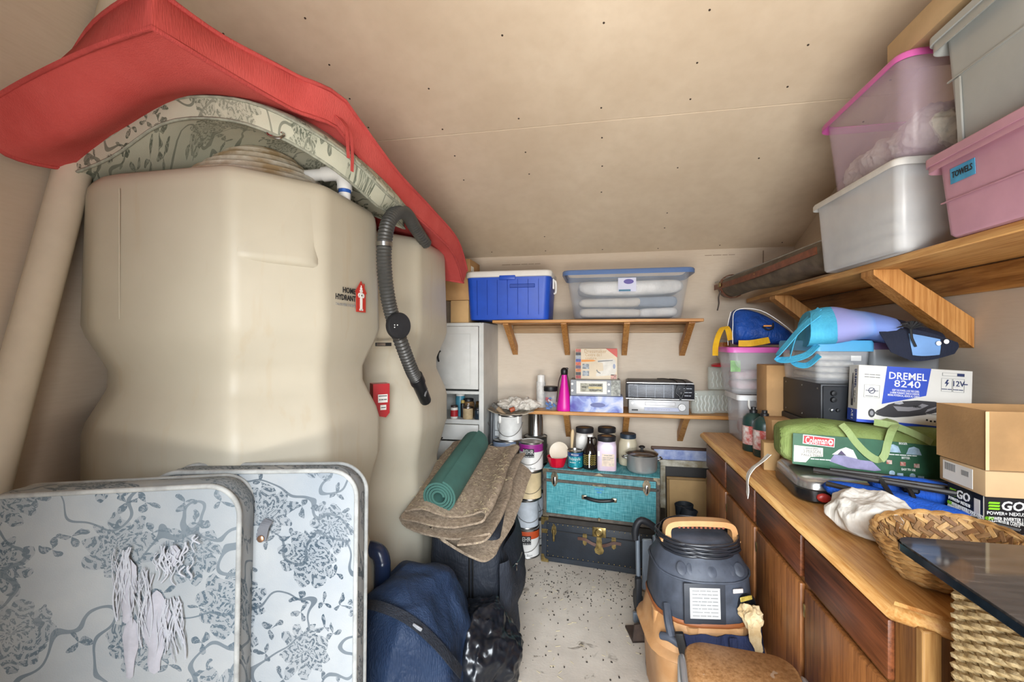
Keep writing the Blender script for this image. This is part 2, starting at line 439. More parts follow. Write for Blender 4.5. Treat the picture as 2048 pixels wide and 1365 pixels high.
# front wall with an assumed open doorway behind the camera, placed for its light
DL, DR, DH = -.50, 1.12, 2.10
wf = struct(MB().box(((XL + DL) / 2 - .05, YF - .05, 1.9), (DL - XL + .1, .1, 3.8)).box(((XR + DR) / 2 + .05, YF - .05, 1.9), (XR - DR + .1, .1, 3.8)).box(((DL + DR) / 2, YF - .05, (DH + 3.8) / 2), (DR - DL, .1, 3.8 - DH)).build('wall_front', dry, None, None))
for c, d in (((DL + .02, YF - .05, DH / 2), (.04, .13, DH)), ((DR - .02, YF - .05, DH / 2), (.04, .13, DH)), (((DL + DR) / 2, YF - .05, DH - .02), (DR - DL - .08, .13, .04))):
    MB().box(c, d, .003, 1).build('door_jamb', pineZ, wf)
# printed maker's lines on the drywall
lettering(bpy.data.objects['wall_back'], [('~~~~~', .012, -.6, YB - .001, 2.03, 0, 0, .30), ('~~~~', .012, .83, YB - .001, 2.05, 0, 0, .2)], mat('faint_print', '9c8b78', .8, var=0))
# debris on the floor
db = MB(); rd = random.Random(11)
for i in range(420):
    if rd.random() < .6: x, y = rd.uniform(-.45, .25), 2.93 - abs(rd.gauss(0, .28))
    else: x, y = rd.uniform(-.5, .3), rd.uniform(1.2, 2.9)
    s = rd.uniform(.0015, .005)
    db.box((x, y, s * .4), (s * rd.uniform(.8, 2), s, s * .8), 0, 1, None, (0, 0, rd.uniform(0, 3)))
o = db.build('floor_debris', mat('dark_grit', '2e2822', .9, var=.3), None, None); o['kind'] = 'stuff'; tag(o, 'dark grit and crumbs scattered on the painted floor', 'debris')
db = MB()
for i in range(130):
    x, y = rd.uniform(-.5, .25), rd.uniform(1.3, 2.8); a = rd.uniform(0, 3.1); L = rd.uniform(.008, .03)
    db.box((x, y, .001), (L, .0012, .0012), 0, 1, None, (0, 0, a))
o = db.build('straw_bits', mat('straw', 'd5c69c', .8, var=.1), None, None); o['kind'] = 'stuff'; tag(o, 'pale straw fibres lying on the painted floor', 'debris')

# ================================================================ LEFT: water tanks and what lies on them
def tank_mat():
    k = NT('tank_plastic'); k.set(.42, 0, .35); vec = k.coord()
    f = k.ramp(k.noise(vec, 2.2, 4, .55), [(.35, (0, 0, 0, 1)), (.68, (1, 1, 1, 1))])
    c = k.mix(f, lin('bab3a1'), lin('c5beac'))
    st = k.ramp(k.noise(k.coord((9, 9, 1.2)), 2.2, 4), [(.30, (1, 1, 1, 1)), (.42, (0, 0, 0, 1))])
    k.base(k.mix(k.math('MULTIPLY', st, .22), c, lin('b59f7a')))
    k.b.inputs['Subsurface Weight'].default_value = 0
    k.bump(k.noise(vec, 70, 2), .04, .003); return k.m
tankm = tank_mat()
def octring(w, d, ch, inset, z, fl=None):
    """rounded plan with chamfered corners; fl = own chamfer for the front left corner"""
    hw, hd = w / 2 - inset, d / 2 - inset
    def c(v): return v
    cx, cy = ch; fx, fy = fl or ch
    P = [(hw, -hd + cy), (hw, hd - .09), (hw - .09, hd), (-hw + .09, hd), (-hw, hd - .09), (-hw, -hd + fy), (-hw + fx, -hd), (hw - cx, -hd)]
    out = []; n = len(P); r = .16
    for i in range(n):
        p0, p1, p2 = Vector(P[i - 1]), Vector(P[i]), Vector(P[(i + 1) % n])
        a = p1 + (p0 - p1).normalized() * min(.03, (p0 - p1).length * .45); b = p1 + (p2 - p1).normalized() * min(.03, (p2 - p1).length * .45)
        for t in (0, .33, .67, 1):
            q = (a * (1 - t) ** 2 + p1 * 2 * t * (1 - t) + b * t * t); out.append((q.x, q.y, z))
    return out
PROF = [(.05, 0), (.02, .03), (.0, .08), (0, .5), (.010, .56), (.035, .70), (.042, .74), (.042, .80), (.035, .84), (.010, .96), (0, 1.00), (0, 1.14), (.008, 1.18), (.038, 1.265),
        (.046, 1.29), (.046, 1.345), (.038, 1.37), (.008, 1.455), (0, 1.49), (.004, 1.70), (.008, 1.90), (.011, 1.925), (.020, 1.945), (.036, 1.955), (.07, 1.958), (.25, 1.962)]
def tank(label, loc, w, d, ch, fl=None):
    t = thing('water_tank', label, 'tank', loc, 0, 'beige water tanks along the left wall')
    mb = MB(); mb.loft([octring(w, d, ch, i, z, fl) for i, z in PROF]); mb.build('shell', tankm, t, 60)
    return t
t1 = tank('large beige plastic water tank nearest the door, with red house sticker', (-1.247, 1.44, 0), .772, .664, (.165, .21), (.12, .05))
t2 = tank('beige plastic water tank farther back beside the grey metal cabinet', (-1.247, 2.235, 0), .772, .70, (.165, .21))
# moulded hand lip on the chamfer of tank 1, vertical mould line
mb = MB()
cA, cB = Vector((-1.063 + 1.247, 1.114 - 1.44)), Vector((-.876 + 1.247, 1.322 - 1.44))
dirx = (cB - cA).normalized(); nrm = Vector((dirx.y, -dirx.x))
prof = [(0, 1.925), (.012, 1.89), (.020, 1.76), (.034, 1.70), (.035, 1.685), (.024, 1.672), (-.01, 1.664)]
rings = []
for k in range(9):
    u = .03 + .94 * k / 8; e = 1 - (abs(k - 4) / 4) ** 6 * .8
    p = cA + (cB - cA) * u
    rings.append([(p.x + nrm.x * (o * e - .004), p.y + nrm.y * (o * e - .004), z) for o, z in prof] + [(p.x - nrm.x * .02, p.y - nrm.y * .02, 1.668), (p.x - nrm.x * .02, p.y - nrm.y * .02, 1.905)])
mb.loft(rings); mb.build('hand_lip', tankm, t1, 60)
MB().box((-.16, -.3325, 1.70), (.003, .003, .39), .001, 1).build('mould_line', tankm, t1, None)
# ribbed cone over the manhole of tank 1
pr = [(.285, 1.94)]
z, r = 1.958, .278
for k in range(6):
    pr += [(r, z), (r - .004, z + .012), (r - .022, z + .018), (r - .026, z + .024)]; r -= .030; z += .027
pr += [(r, z), (r - .01, z + .006), (.02, z + .008)]
MB().lathe(pr, (0.02, .03, 0), 40).build('manhole_cone', mat('cone_plastic', 'd9d2c4', .5, var=.1, vscale=14, col2='a88f6c'), t1, 50)
# sticker on the right face of tank 1 (local x = .386)
st = thing('tank_sticker', 'red house sticker with black HOME HYDRANT lettering on the nearest tank', 'sticker', (-.8605, 1.445, 1.60), 87)
MB().poly([(.045, -.055), (.105, -.055), (.105, .012), (.112, .016), (.098, .034), (.098, .05), (.092, .05), (.092, .04), (.075, .058), (.038, .016), (.045, .012)], .0015, M4((0, -.002, 0))).build('house', mat('sticker_red', 'c2372c', .45, var=.03), st, None)
mb = MB()
for (x0, x1, z0, z1) in ((.068, .082, -.05, .012), (.064, .086, -.05, -.044), (.055, .095, .001, .009), (.058, .092, -.003, .013), (.069, .081, .017, .034), (.066, .084, .019, .024), (.066, .084, .011, .016), (.073, .077, .034, .042)):
    mb.box(((x0 + x1) / 2, -.0028, (z0 + z1) / 2), (x1 - x0, .001, z1 - z0))
mb.lathe([(.008, 0), (.008, .001)], (0, 0, 0), 14, M4((.075, -.0035, .005), (R(90), 0, 0))); mb.build('hydrant_print', inkwhite, st, None)
MB().lathe([(.003, 0), (.003, .001)], (0, 0, 0), 10, M4((.075, -.0046, .005), (R(90), 0, 0))).build('hydrant_print', inkblack, st, None)
lettering(st, [('HOME', .027, .002, -.002, .014, 0, .012, .074), ('HYDRANT', .027, -.018, -.002, -.012, 0, .012, .115)], inkblack)
lettering(st, [('TALOS FIRE SYSTEMS', .012, -.018, -.002, -.036, 0, 0, .115)], inkgrey)
# red alarm box on tank 2
al = thing('alarm_box', 'red plastic pump box with white labels between the two tanks', 'box', (-.975, 1.895, 1.10), 40)
redm = mat('alarm_red', 'b01823', .35, var=.05)
MB().poly([(-.036, .012), (.02, 0), (.036, .02), (.036, .15), (-.036, .15)], .07, M4((0, -.035, 0))).build('case', redm, al, None)
MB().box((.006, -.0358, .085), (.042, .001, .036)).build('label', paper, al, None)
MB().box((.008, -.0358, .045), (.026, .001, .022)).build('label', paper, al, None)
lettering(al, [('~', .008, .006, -.0368, .096, 0, 0, .036), ('~~~', .009, .006, -.0368, .08, 0, 0, .034), ('~', .007, .008, -.0368, .045, 0, 0, .02)], inkblack)
# round disc and small tag on tank 2
dc = thing('hose_cap', 'round black cap hanging beside the corrugated hose', 'cap', (-.79, 1.675, 1.50), 60)
MB().lathe([(.049, 0), (.052, .004), (.052, .022), (.049, .026), (.0, .026)], (0, 0, 0), 32, M4((0, 0, 0), (R(90), 0, 0))).build('disc', blackr, dc, 50)
mb = MB()
for x, z in ((-.014, .002), (-.027, .002), (-.027, -.007)): mb.lathe([(.0022, 0), (.0022, .001)], (0, 0, 0), 8, M4((x, -.0262, z), (R(90), 0, 0)))
mb.build('white_dots', inkwhite, dc, None)
tg = thing('pump_label', 'small black and silver label on the far tank below the round cap', 'label', (-.95, 1.88, 1.425), 48)
MB().box((0, -.003, 0), (.075, .004, .016), .003, 2).build('plate', black, tg, None)
MB().box((-.012, -.0056, 0), (.04, .001, .011)).build('plate_face', steel, tg, None)
# white PVC elbow pipe
pv = thing('pvc_pipe', 'white plastic elbow pipe with blue primer beside the ribbed cone', 'pipe', (0, 0, 0))
pvc = mat('pvc', 'e4e4e2', .35, var=.06)
MB().tube([(-1.08, 1.47, 2.035), (-.955, 1.49, 2.045)], .021, 18).build('pipe', pvc, pv)
MB().tube(spline([(-.985, 1.486, 2.043), (-.945, 1.492, 2.046), (-.918, 1.496, 2.036), (-.908, 1.498, 2.012), (-.907, 1.498, 1.985)], 4), .0265, 18).build('elbow', pvc, pv, 60)
MB().tube([(-.907, 1.498, 2.0), (-.907, 1.498, 1.94)], .021, 18).build('pipe', pvc, pv)
MB().tube([(-.907, 1.498, 1.988), (-.907, 1.498, 1.973)], .0218, 18).build('primer', mat('blue_primer', '2f62b8', .5, var=.2, vscale=60), pv)
# corrugated hose
hp = spline([(-.86, 2.16, 1.93), (-.845, 1.99, 1.965), (-.82, 1.84, 1.985), (-.81, 1.73, 1.965), (-.81, 1.645, 1.90), (-.812, 1.615, 1.80), (-.812, 1.62, 1.70), (-.812, 1.65, 1.60), (-.81, 1.70, 1.51), (-.805, 1.78, 1.40), (-.80, 1.85, 1.31), (-.797, 1.90, 1.265)], 16)
hs = thing('vacuum_hose', 'black corrugated vacuum hose hanging down the side of the tanks', 'hose', (0, 0, 0))
MB().tube(hp, [.027 + (.0028 if i % 2 else -.0012) for i in range(len(hp))], 14).build('hose', mat('hose_rubber', '4a4a48', .4, var=.2), hs, 30)
e0, e1 = Vector((-.797, 1.90, 1.265)), Vector((-.79, 1.99, 1.155)); dd = e1 - e0
MB().tube([e0 - dd * .22, e0, e0 + dd * .1, e0 + dd * .12, e0 + dd * .9, e0 + dd * .96], [.031, .033, .033, .029, .026, .023], 18).build('nozzle', black, hs, 50)
MB().box(e0 + dd * .5 + Vector((.024, -.012, 0)), (.006, .012, .045), .003, 2, None, (R(-40), 0, 0)).build('nozzle_clip', mat('grey_clip', '77787a', .4), hs)
MB().lathe([(.031, 0), (.031, .016)], (0, 0, 0), 20, M4((-.812, 1.614, 1.80))).build('hose_clamp', steel, hs)
# tall pale tube leaning against the left wall
tb = thing('cardboard_tube', 'tall pale cardboard tube leaning in the left corner beside the tank', 'tube', (-1.64, .72, 0))
a, b = Vector((0, 0, 0)), Vector((-.005, .60, 2.75))
L = [a + (b - a) * (i / 10) for i in range(11)]
MB().tube(L, .047, 20).build('tube', mat('tube_paper', 'd8ccb8', .8, var=.08, vscale=3, bump=.05), tb)
mb = MB(); mb.tube([b, b + (b - a) * .002], .049, 20); mb.build('end_cap', mat('tube_end', 'c2b499', .8), tb)
# braided cable by the wall
MB_c = MB().tube(spline([(-1.69, .86, 2.06), (-1.68, .98, 2.10), (-1.685, 1.12, 2.13), (-1.69, 1.35, 2.16)], 5), .012, 8)
tag(MB_c.build('braided_cable', mat('braided_grey', '6b6862', .6, var=.4, vscale=160), None, 40), 'grey braided cable on the left wall behind the red cushion', 'cable')

# ---------------------------------------------------------------- cushions on the tanks
def piping(pts, r, name, m, parent, step=1):
    MB().tube([p for p in pts], r, 6, None, False, True).build(name, m, parent, 60)
redf = fabric('red_canvas', 'd8625e', 'ca524e', .9, 900, .1, 5, .3)
redp = fabric('red_piping', 'cd5653', None, .9)
rc = thing('lounger_cushion', 'long red canvas lounger cushion draped over the tank tops', 'cushion', (0, 0, 0))
ctrl = [  # rows: across (left to right); columns: near to far
    [(-1.66, .92, 2.05), (-1.64, .985, 1.965), (-1.63, 1.16, 1.985), (-1.60, 1.36, 2.06), (-1.55, 1.7, 2.08), (-1.5, 2.1, 2.02), (-1.46, 2.45, 1.96), (-1.44, 2.66, 1.90)],
    [(-1.45, .900, 2.10), (-1.44, 1.0, 2.01), (-1.44, 1.18, 2.11), (-1.42, 1.36, 2.15), (-1.38, 1.7, 2.12), (-1.32, 2.1, 2.04), (-1.28, 2.45, 1.97), (-1.26, 2.68, 1.88)],
    [(-1.21, .872, 2.132), (-1.20, 1.01, 2.105), (-1.20, 1.19, 2.19), (-1.18, 1.36, 2.20), (-1.14, 1.7, 2.10), (-1.1, 2.1, 2.02), (-1.08, 2.45, 1.96), (-1.06, 2.68, 1.84)],
    [(-.985, .845, 2.142), (-.955, 1.02, 2.14), (-.90, 1.20, 2.128), (-.845, 1.345, 2.125), (-.825, 1.7, 2.03), (-.815, 2.1, 1.985), (-.81, 2.45, 1.925), (-.83, 2.70, 1.80)]]
def slab(parent, G, th, name, m, pm, pr=.006, bulge=.12, sub=0):
    mb = MB(); mb.sheet(G, th, None, None, bulge); per = mb.per
    o = mb.build(name, m, parent, 70)
    piping([p[0] for p in per], pr, 'piping', pm, o); piping([p[1] for p in per], pr, 'piping', pm, o)
    return o
G = spgrid(ctrl, 6, 5)
# which way is up: sheet normal du x dv  (u to the right, v away) points up
for row in G:
    for j, p in enumerate(row):
        y = p.y
        if 1.28 < y < 1.42: row[j] = p + Vector((0, 0, .012 * (1 - abs(y - 1.35) / .07)))
slab(rc, G, .095, 'cover', redf, redp, .0065, .10)
mb = MB()
for dx, w in ((0, .02), (.018, -.015)):
    mb.ribbon(spline([(-.84 + dx * .3, 1.335 + dx, 2.17), (-.805, 1.335 + dx, 2.13), (-.798, 1.335 + dx * 1.5, 2.07), (-.798, 1.34 + dx * 1.2, 2.01 + w)], 4), .012, .002, (.3, 1, 0))
mb.build('tie', redp, rc, None)
# flowered cushion under it
flA = floral('floral_top', 'b6b8a6', '4c5549', 'cbc9b6', ((0, 1), (1, 2)), 7.5, 2.0)
pipf = mat('cushion_piping', 'a9ac9c', .8, var=.2, vscale=30)
fc = thing('seat_cushion', 'grey-green flowered cushion squeezed between the ribbed cone and the red cushion', 'cushion', (0, 0, 0), 0, 'flowered patio cushions')
ctrl = [
    [(-1.66, 1.13, 1.952), (-1.66, 1.42, 1.96), (-1.62, 1.74, 1.955)],
    [(-1.48, 1.14, 2.005), (-1.46, 1.44, 2.02), (-1.44, 1.78, 2.0)],
    [(-1.30, 1.15, 2.098), (-1.28, 1.46, 2.11), (-1.26, 1.82, 2.04)],
    [(-1.12, 1.17, 2.105), (-1.10, 1.48, 2.125), (-1.10, 1.85, 2.03)],
    [(-.97, 1.21, 2.065), (-.97, 1.50, 2.105), (-.99, 1.88, 2.0)],
    [(-.86, 1.36, 2.005), (-.87, 1.62, 2.01), (-.90, 1.92, 1.96)],
    [(-.835, 1.60, 1.955), (-.85, 1.75, 1.962), (-.88, 1.95, 1.955)]]
G = spgrid(ctrl, 4, 6)
slab(fc, G, .062, 'cover', flA, pipf, .005, .15)
mb = MB(); mb.tube(spline([(-.99, 1.205, 2.07), (-.97, 1.20, 2.055), (-.95, 1.21, 2.052), (-.94, 1.22, 2.065), (-.955, 1.222, 2.075), (-.98, 1.212, 2.07)], 4), .005, 8); mb.build('ring', chrome, fc)

# ---------------------------------------------------------------- two flowered cushions standing at the lower left
def stand_cushion(label, loc, rot, w, h, t, m, pm, seed):
    c = thing('seat_cushion', label, 'cushion', loc, 0, 'flowered patio cushions', rot)
    n = 44
    out = rrect(w, h, .075, 0, 10)
    def ring(s, y, sag=0): return [(p[0] * s, y + (0 if s > .99 else 0), p[1] * s + h / 2) for p in out]
    def prof(s): return t / 2 + .022 * (1 - s ** 3)
    S = [.02, .15, .3, .45, .6, .74, .86, .94, .985, 1.0]
    rings = [ring(s, -prof(s)) for s in S] + [ring(1.012, -t / 2 + .02), ring(1.014, 0), ring(1.012, t / 2 - .02)] + [ring(s, prof(s)) for s in reversed(S)]
    mb = MB().loft(rings).jitter(.006, 9, seed).jitter(.004, 21, seed + 5)
    o = mb.build('cover', m, c, 75)
    for y in (-t / 2, t / 2):
        pb = MB().tube([(p[0] * 1.004, y, p[1] * 1.004 + h / 2) for p in out], .0065, 8, None, False, True).jitter(.004, 9, seed)
        pb.build('piping', pm, o, 60)
    return c, o
flB = floral('floral_blue', '8d959c', '384753', 'a5a8a9', ((0, 1), (2, 1)), 7.6, 5.0)
flC = floral('floral_worn', '8f969b', '4f5e69', 'a3a6a7', ((0, 1), (2, 1)), 7.0, 9.0)
pipb = mat('piping_worn', 'aeb0ae', .8, var=.15, vscale=25)
cA_, oA = stand_cushion('worn blue flowered cushion with torn cover standing at the lower left', (-1.135, .868, 0), (R(-3), 0, R(22)), .56, 1.082, .10, flC, pipb, 1)
cB_, oB = stand_cushion('blue flowered cushion with strap and snap, behind the torn cushion', (-.915, 1.065, 0), (R(-2.5), 0, R(13)), .55, 1.085, .085, flB, pipb, 4)
# torn strips on the worn one: shredded cloth with pale foam showing
foam = mat('foam', 'b0b0b9', .9, var=.08, vscale=30)
shred = mat('shredded_cloth', 'aeb1b9', .9, var=.06, vscale=70, bump=.3, bscale=200)
rt = random.Random(5)
for (x, z, w, h) in ((.055, .86, .035, .15), (.115, .76, .05, .19), (-.25, .80, .035, .16), (.065, .73, .03, .14), (.15, .93, .02, .05)):
    fm = MB()
    out = [(x + w / 2 * math.cos(a) * (1 + .3 * math.sin(3 * a) + .15 * math.sin(7 * a + x * 40)), z + h / 2 * math.sin(a)) for a in [2 * PI * k / 16 for k in range(16)]]
    yb = -.0725
    fm.loft([[(px, yb, pz) for px, pz in out], [(x + (px - x) * .8, yb - .003, z + (pz - z) * .85) for px, pz in out]])
    fm.build('foam_patch', foam, cA_, 60)
sh = MB()
def strip(x, z, L, w, a, seed):
    P = []
    for k in range(9):
        u = k / 8; P.append((x + math.sin(a) * L * u + .006 * math.sin(u * 5 + seed), -.0745 - .004 * math.sin(u * PI), z - math.cos(a) * L * u))
    sh.ribbon(P, w, .0015, (math.cos(a), .2, math.sin(a)))
for i in range(95):
    k = rt.randrange(5)
    x, z = [(.04, .95), (.085, .90), (.145, .83), (.13, .955), (-.255, .87)][k]
    L = [.15, .16, .13, .06, .12][k]
    strip(x + rt.uniform(-.02, .02), z + rt.uniform(-.02, .01), L * rt.uniform(.5, 1), rt.uniform(.0008, .0032), rt.uniform(-.12, .2), i)
for i in range(16):
    a = rt.uniform(-.4, .4); strip(.17 + rt.uniform(-.03, .03), .955 + rt.uniform(-.05, .03), rt.uniform(.02, .06), rt.uniform(.0015, .004), a, i)
o = sh.build('torn_shreds', shred, cA_, None); o['kind'] = 'stuff'
sp = MB(); sp.ribbon(spline([(.052, -.062, .965), (.045, -.072, .95), (.037, -.07, .915)], 5), .026, .003, (1, 0, .15)); sp.build('strap', mat('strap_grey', '6e7076', .8, var=.1), cB_, None)
MB().lathe([(.009, 0), (.009, .003), (.006, .005), (0, .005)], (0, 0, 0), 16, M4((.038, -.073, .921), (R(90), 0, 0))).build('snap', mat('snap_copper', 'b08a70', .3, .8, var=.1), cB_, 40)

# ---------------------------------------------------------------- bags on the floor at the left
navy = fabric('navy_nylon', '283750', '1d2b43', .55, 700, .15, 6, .5, 12)
navyd = fabric('black_nylon', '2c3038', '22252c', .6, 700, .15, 6, .5, 10)
df = thing('duffel_bag', 'big navy nylon duffel bag with a carry strap on the floor', 'bag', (-.685, 1.60, 0), 0)
rings = []
for k in range(25):
    u = k / 24; y = -.26 + .52 * u
    e = (1 - abs(2 * u - 1) ** 3.2) ** .5; e = max(e, .12)
    ring = []
    for j in range(44):
        a = 2 * PI * j / 44
        x = .192 * e * math.copysign(abs(math.cos(a)) ** .8, math.cos(a)); z = .285 + .285 * e * math.copysign(abs(math.sin(a)) ** .75, math.sin(a))
        ring.append((x, y, max(z, .0)))
    rings.append(ring)
mb = MB().loft(rings, True, True).crumple(.022, 5, 3, (0, 0, .28)).jitter(.03, 7, 3).jitter(.014, 17, 8)
mb.v = [(x, y, max(z, .001)) for x, y, z in mb.v]
mb.build('body', navy, df, 80, 1)
sp = MB(); sp.ribbon(spline([(-.16, -.17, .52), (-.06, -.20, .56), (.06, -.20, .53), (.15, -.19, .46), (.20, -.16, .38), (.215, -.1, .30)], 5), .035, .004, [(0, 1, .4)] * 26); sp.build('strap', navyd, df, None)
MB().box((.10, -.206, .508), (.035, .006, .012), .002, 1, None, (0, R(25), 0)).build('buckle', mat('buckle_grey', '8a8c90', .4), df)
mb = MB(); mb.tube(spline([(-.13, -.235, .30), (0, -.265, .33), (.10, -.25, .26), (.18, -.19, .18)], 5), .006, 6); mb.build('zip_seam', navyd, df)
gb = thing('trash_bag', 'shiny black crumpled trash bag on the floor before the suitcase', 'bag', (-.50, 1.80, 0))
bm = bmesh.new(); bmesh.ops.create_icosphere(bm, subdivisions=6, radius=1)
vs = [v.co.copy() for v in bm.verts]; fs = [[v.index for v in f.verts] for f in bm.faces]; bm.free()
mb = MB().add([(p.x * .17, p.y * .19, .17 + p.z * .19) for p in vs], fs).crumple(.03, 5, 2, (0, 0, .15)).crumple(.013, 12, 4, (0, 0, .15)).crumple(.0035, 30, 4, (0, 0, .15))
mb.v = [(x, y, max(z, .001)) for x, y, z in mb.v]
mb.build('bag', mat('bag_film', '12161d', .3, var=.1, spec=.5), gb, 50)
# suitcase
su = thing('suitcase', 'dark soft-sided suitcase standing under the brown felt pad', 'suitcase', (-.635, 2.32, 0), 3)
rings = []
for z, ex in ((.0, -.012), (.02, 0), (.28, .006), (.52, 0), (.548, -.008), (.556, -.03)):
    rg = rrect(.33 + 2 * ex, .62 + 2 * ex, .05, z, 5)
    rings.append([(x, y, zz * (1 + (y + .31) / .62 * .22)) for x, y, zz in rg])
MB().loft(rings).jitter(.006, 8, 2).build('body', navyd, su, 60)
for yy in (-.312,):
    mb = MB(); mb.tube([(.03, yy - .004, .02), (.03, yy - .006, .3), (.03, yy - .003, .55)], .005, 6); mb.tube([(.045, yy - .004, .02), (.045, yy - .006, .3), (.045, yy - .003, .55)], .005, 6); mb.build('zip_seam', black, su)
mb = MB(); G = spgrid([[(.172, -.26, .06), (.205, -.1, .05), (.2, .1, .06), (.172, .24, .08)], [(.19, -.26, .25), (.245, -.1, .24), (.24, .1, .25), (.19, .24, .27)], [(.172, -.25, .46), (.195, -.1, .47), (.192, .1, .49), (.172, .23, .5)]], 5, 5)
mb.sheet(G, .004).jitter(.012, 9, 6).jitter(.006, 22, 1); mb.build('pocket', navyd, su, 70)
mb = MB(); mb.tube(spline([(.205, -.22, .36), (.232, -.1, .35), (.235, .0, .34)], 5), .003, 6); mb.build('zip_line', steel, su)
mb = MB(); mb.box((.226, -.15, .335), (.004, .012, .03), .002, 1); mb.lathe([(.006, 0), (.006, .006)], (.226, -.15, .352), 8); mb.build('zip_pull', chrome, su)
fl_ = MB(); G = spgrid([[(.176, -.34, .44), (.18, -.355, .25), (.17, -.36, .02)], [(.21, -.31, .45), (.225, -.30, .25), (.21, -.29, .03)], [(.2, -.25, .46), (.24, -.22, .25), (.25, -.2, .02)]], 5, 5)
fl_.sheet(G, .004).jitter(.014, 10, 9); fl_.build('flap', navyd, su, 70)
# navy plastic bend
nb = thing('pipe_bend', 'glossy navy plastic pipe bend behind the strapped cushion', 'pipe', (0, 0, 0))
npm = mat('navy_gloss', '1f2c48', .25, var=.08)
MB().tube(spline([(-.93, 1.66, .60), (-.89, 1.655, .618), (-.855, 1.65, .612), (-.838, 1.648, .58), (-.835, 1.645, .50), (-.835, 1.64, 0)], 6), .032, 16).build('bend', npm, nb, 60)
MB().tube([(-.935, 1.66, .597), (-.905, 1.657, .613)], .037, 16).build('collar', npm, nb)

# brown felt pad, folded, and green roll mat
def felt_mat():
    k = NT('jute_felt'); k.set(.95, 0, .1); vec = k.coord()
    f = k.ramp(k.noise(vec, 60, 4, .7), [(.35, (0, 0, 0, 1)), (.65, (1, 1, 1, 1))])
    c = k.mix(f, lin('7c6d5d'), lin('a69581'))
    s1 = k.ramp(k.noise(k.coord((5, 60, 20), (0, 0, .7)), 6, 2), [(.66, (0, 0, 0, 1)), (.70, (1, 1, 1, 1))])
    k.base(k.mix(k.math('MULTIPLY', s1, .6), c, lin('d8c79c'))); k.bump(k.noise(vec, 220, 3), .7, .006); return k.m
felt = felt_mat()
ft = thing('felt_pad', 'folded brown jute felt pad draped over the dark suitcase', 'pad', (0, 0, 0))
# profile across (left to right) repeated from near to far: fold over fold
def fline(pts, y0, z0, k): return [(x, y0 + dy, z0 + z * k) for x, dy, z in pts]
prof = [(-.885, -.02, .055), (-.80, -.03, .075), (-.70, -.01, .04), (-.60, .02, .035), (-.535, .02, .06), (-.505, .0, .045), (-.52, -.02, .015), (-.60, -.03, .0), (-.72, -.05, .0), (-.82, -.05, .015), (-.885, -.05, .02), (-.90, -.04, .03),
        (-.86, -.06, -.005), (-.74, -.075, -.025), (-.62, -.075, -.03), (-.53, -.07, -.02), (-.478, -.06, -.005), (-.47, -.06, -.02), (-.50, -.10, -.035), (-.60, -.12, -.045)]
rows = []
for k in range(8):
    u = k / 7; y = 1.99 + .72 * u; z = .605 + .165 * u; sh_ = .03 * u + .014 * math.sin(u * 6)
    rows.append([(x * (1 - .0 * u) + sh_ - .04 * u * (1 if x < -.7 else 0), y + dy * (1 - u), z + zz * (1 + .25 * math.sin(u * 5))) for x, dy, zz in prof])
G = spgrid(rows, 4, 3)
mb = MB(); mb.sheet(G, .010); mb.jitter(.006, 9, 2); nf = len(mb.v) // 2; G_f = G; feltpts = [(a, b) for a, b in zip(mb.v[:nf], mb.v[nf:])]; ncol = len(G[0]); mb.build('felt', felt, ft, 70)
G = spgrid([[(-.87, 2.66, .81), (-.80, 2.05, .66), (-.74, 1.96, .615)], [(-.72, 2.72, .775), (-.66, 2.05, .585), (-.62, 1.92, .565)], [(-.50, 2.72, .75), (-.47, 2.1, .58), (-.50, 1.89, .535)], [(-.40, 2.66, .70), (-.42, 2.2, .575), (-.455, 1.96, .54)]], 6, 6)
mb = MB(); mb.sheet(G, .012); mb.xf(M4((0, 0, -.035))).jitter(.008, 9, 5); mb.build('felt_layer', felt, ft, 70)
mb = MB(); rs = random.Random(8)
for i in range(150):
    q = rs.randrange(len(G_f)) * ncol + rs.randrange(16); x, y, z = max(feltpts[q], key=lambda p: p[2]); x += rs.uniform(-.015, .015); y += rs.uniform(-.01, .01); z += .003
    a = rs.uniform(0, 6.28); L = rs.uniform(.01, .035)
    mb.tube([(x, y, z), (x + L * .5 * math.cos(a), y + L * .5 * math.sin(a), z + .008), (x + L * math.cos(a + .6), y + L * math.sin(a + .6), z + .004)], .0007, 3)
o = mb.build('loose_fibre', mat('straw', 'd5c69c', .8), ft, None); o['kind'] = 'stuff'
rm = thing('exercise_mat', 'rolled green foam exercise mat on top of the brown felt pad', 'mat', (0, 0, 0))
A, B = Vector((-.735, 2.0, .718)), Vector((-.735, 2.62, .833)); ax = (B - A).normalized()
side = ax.cross(Vector((0, 0, 1))).normalized(); upv = side.cross(ax)
gm = mat('green_foam', '3f6960', .85, var=.1, vscale=8, bump=.3, bscale=260)
sp_o, th = [], .0105
pts = []
for k in range(100):
    a = k / 99 * 2 * PI * 4.2; r = .024 + .0132 * a / (2 * PI); pts.append((r, a))
rings = []
for e in (A, B):
    rings.append([e + (side * math.cos(a) + upv * math.sin(a)) * (r + th / 2) for r, a in pts] + [e + (side * math.cos(a) + upv * math.sin(a)) * (r - th / 2) for r, a in reversed(pts)])
MB().loft(rings, True, True).build('roll', gm, rm, 50)

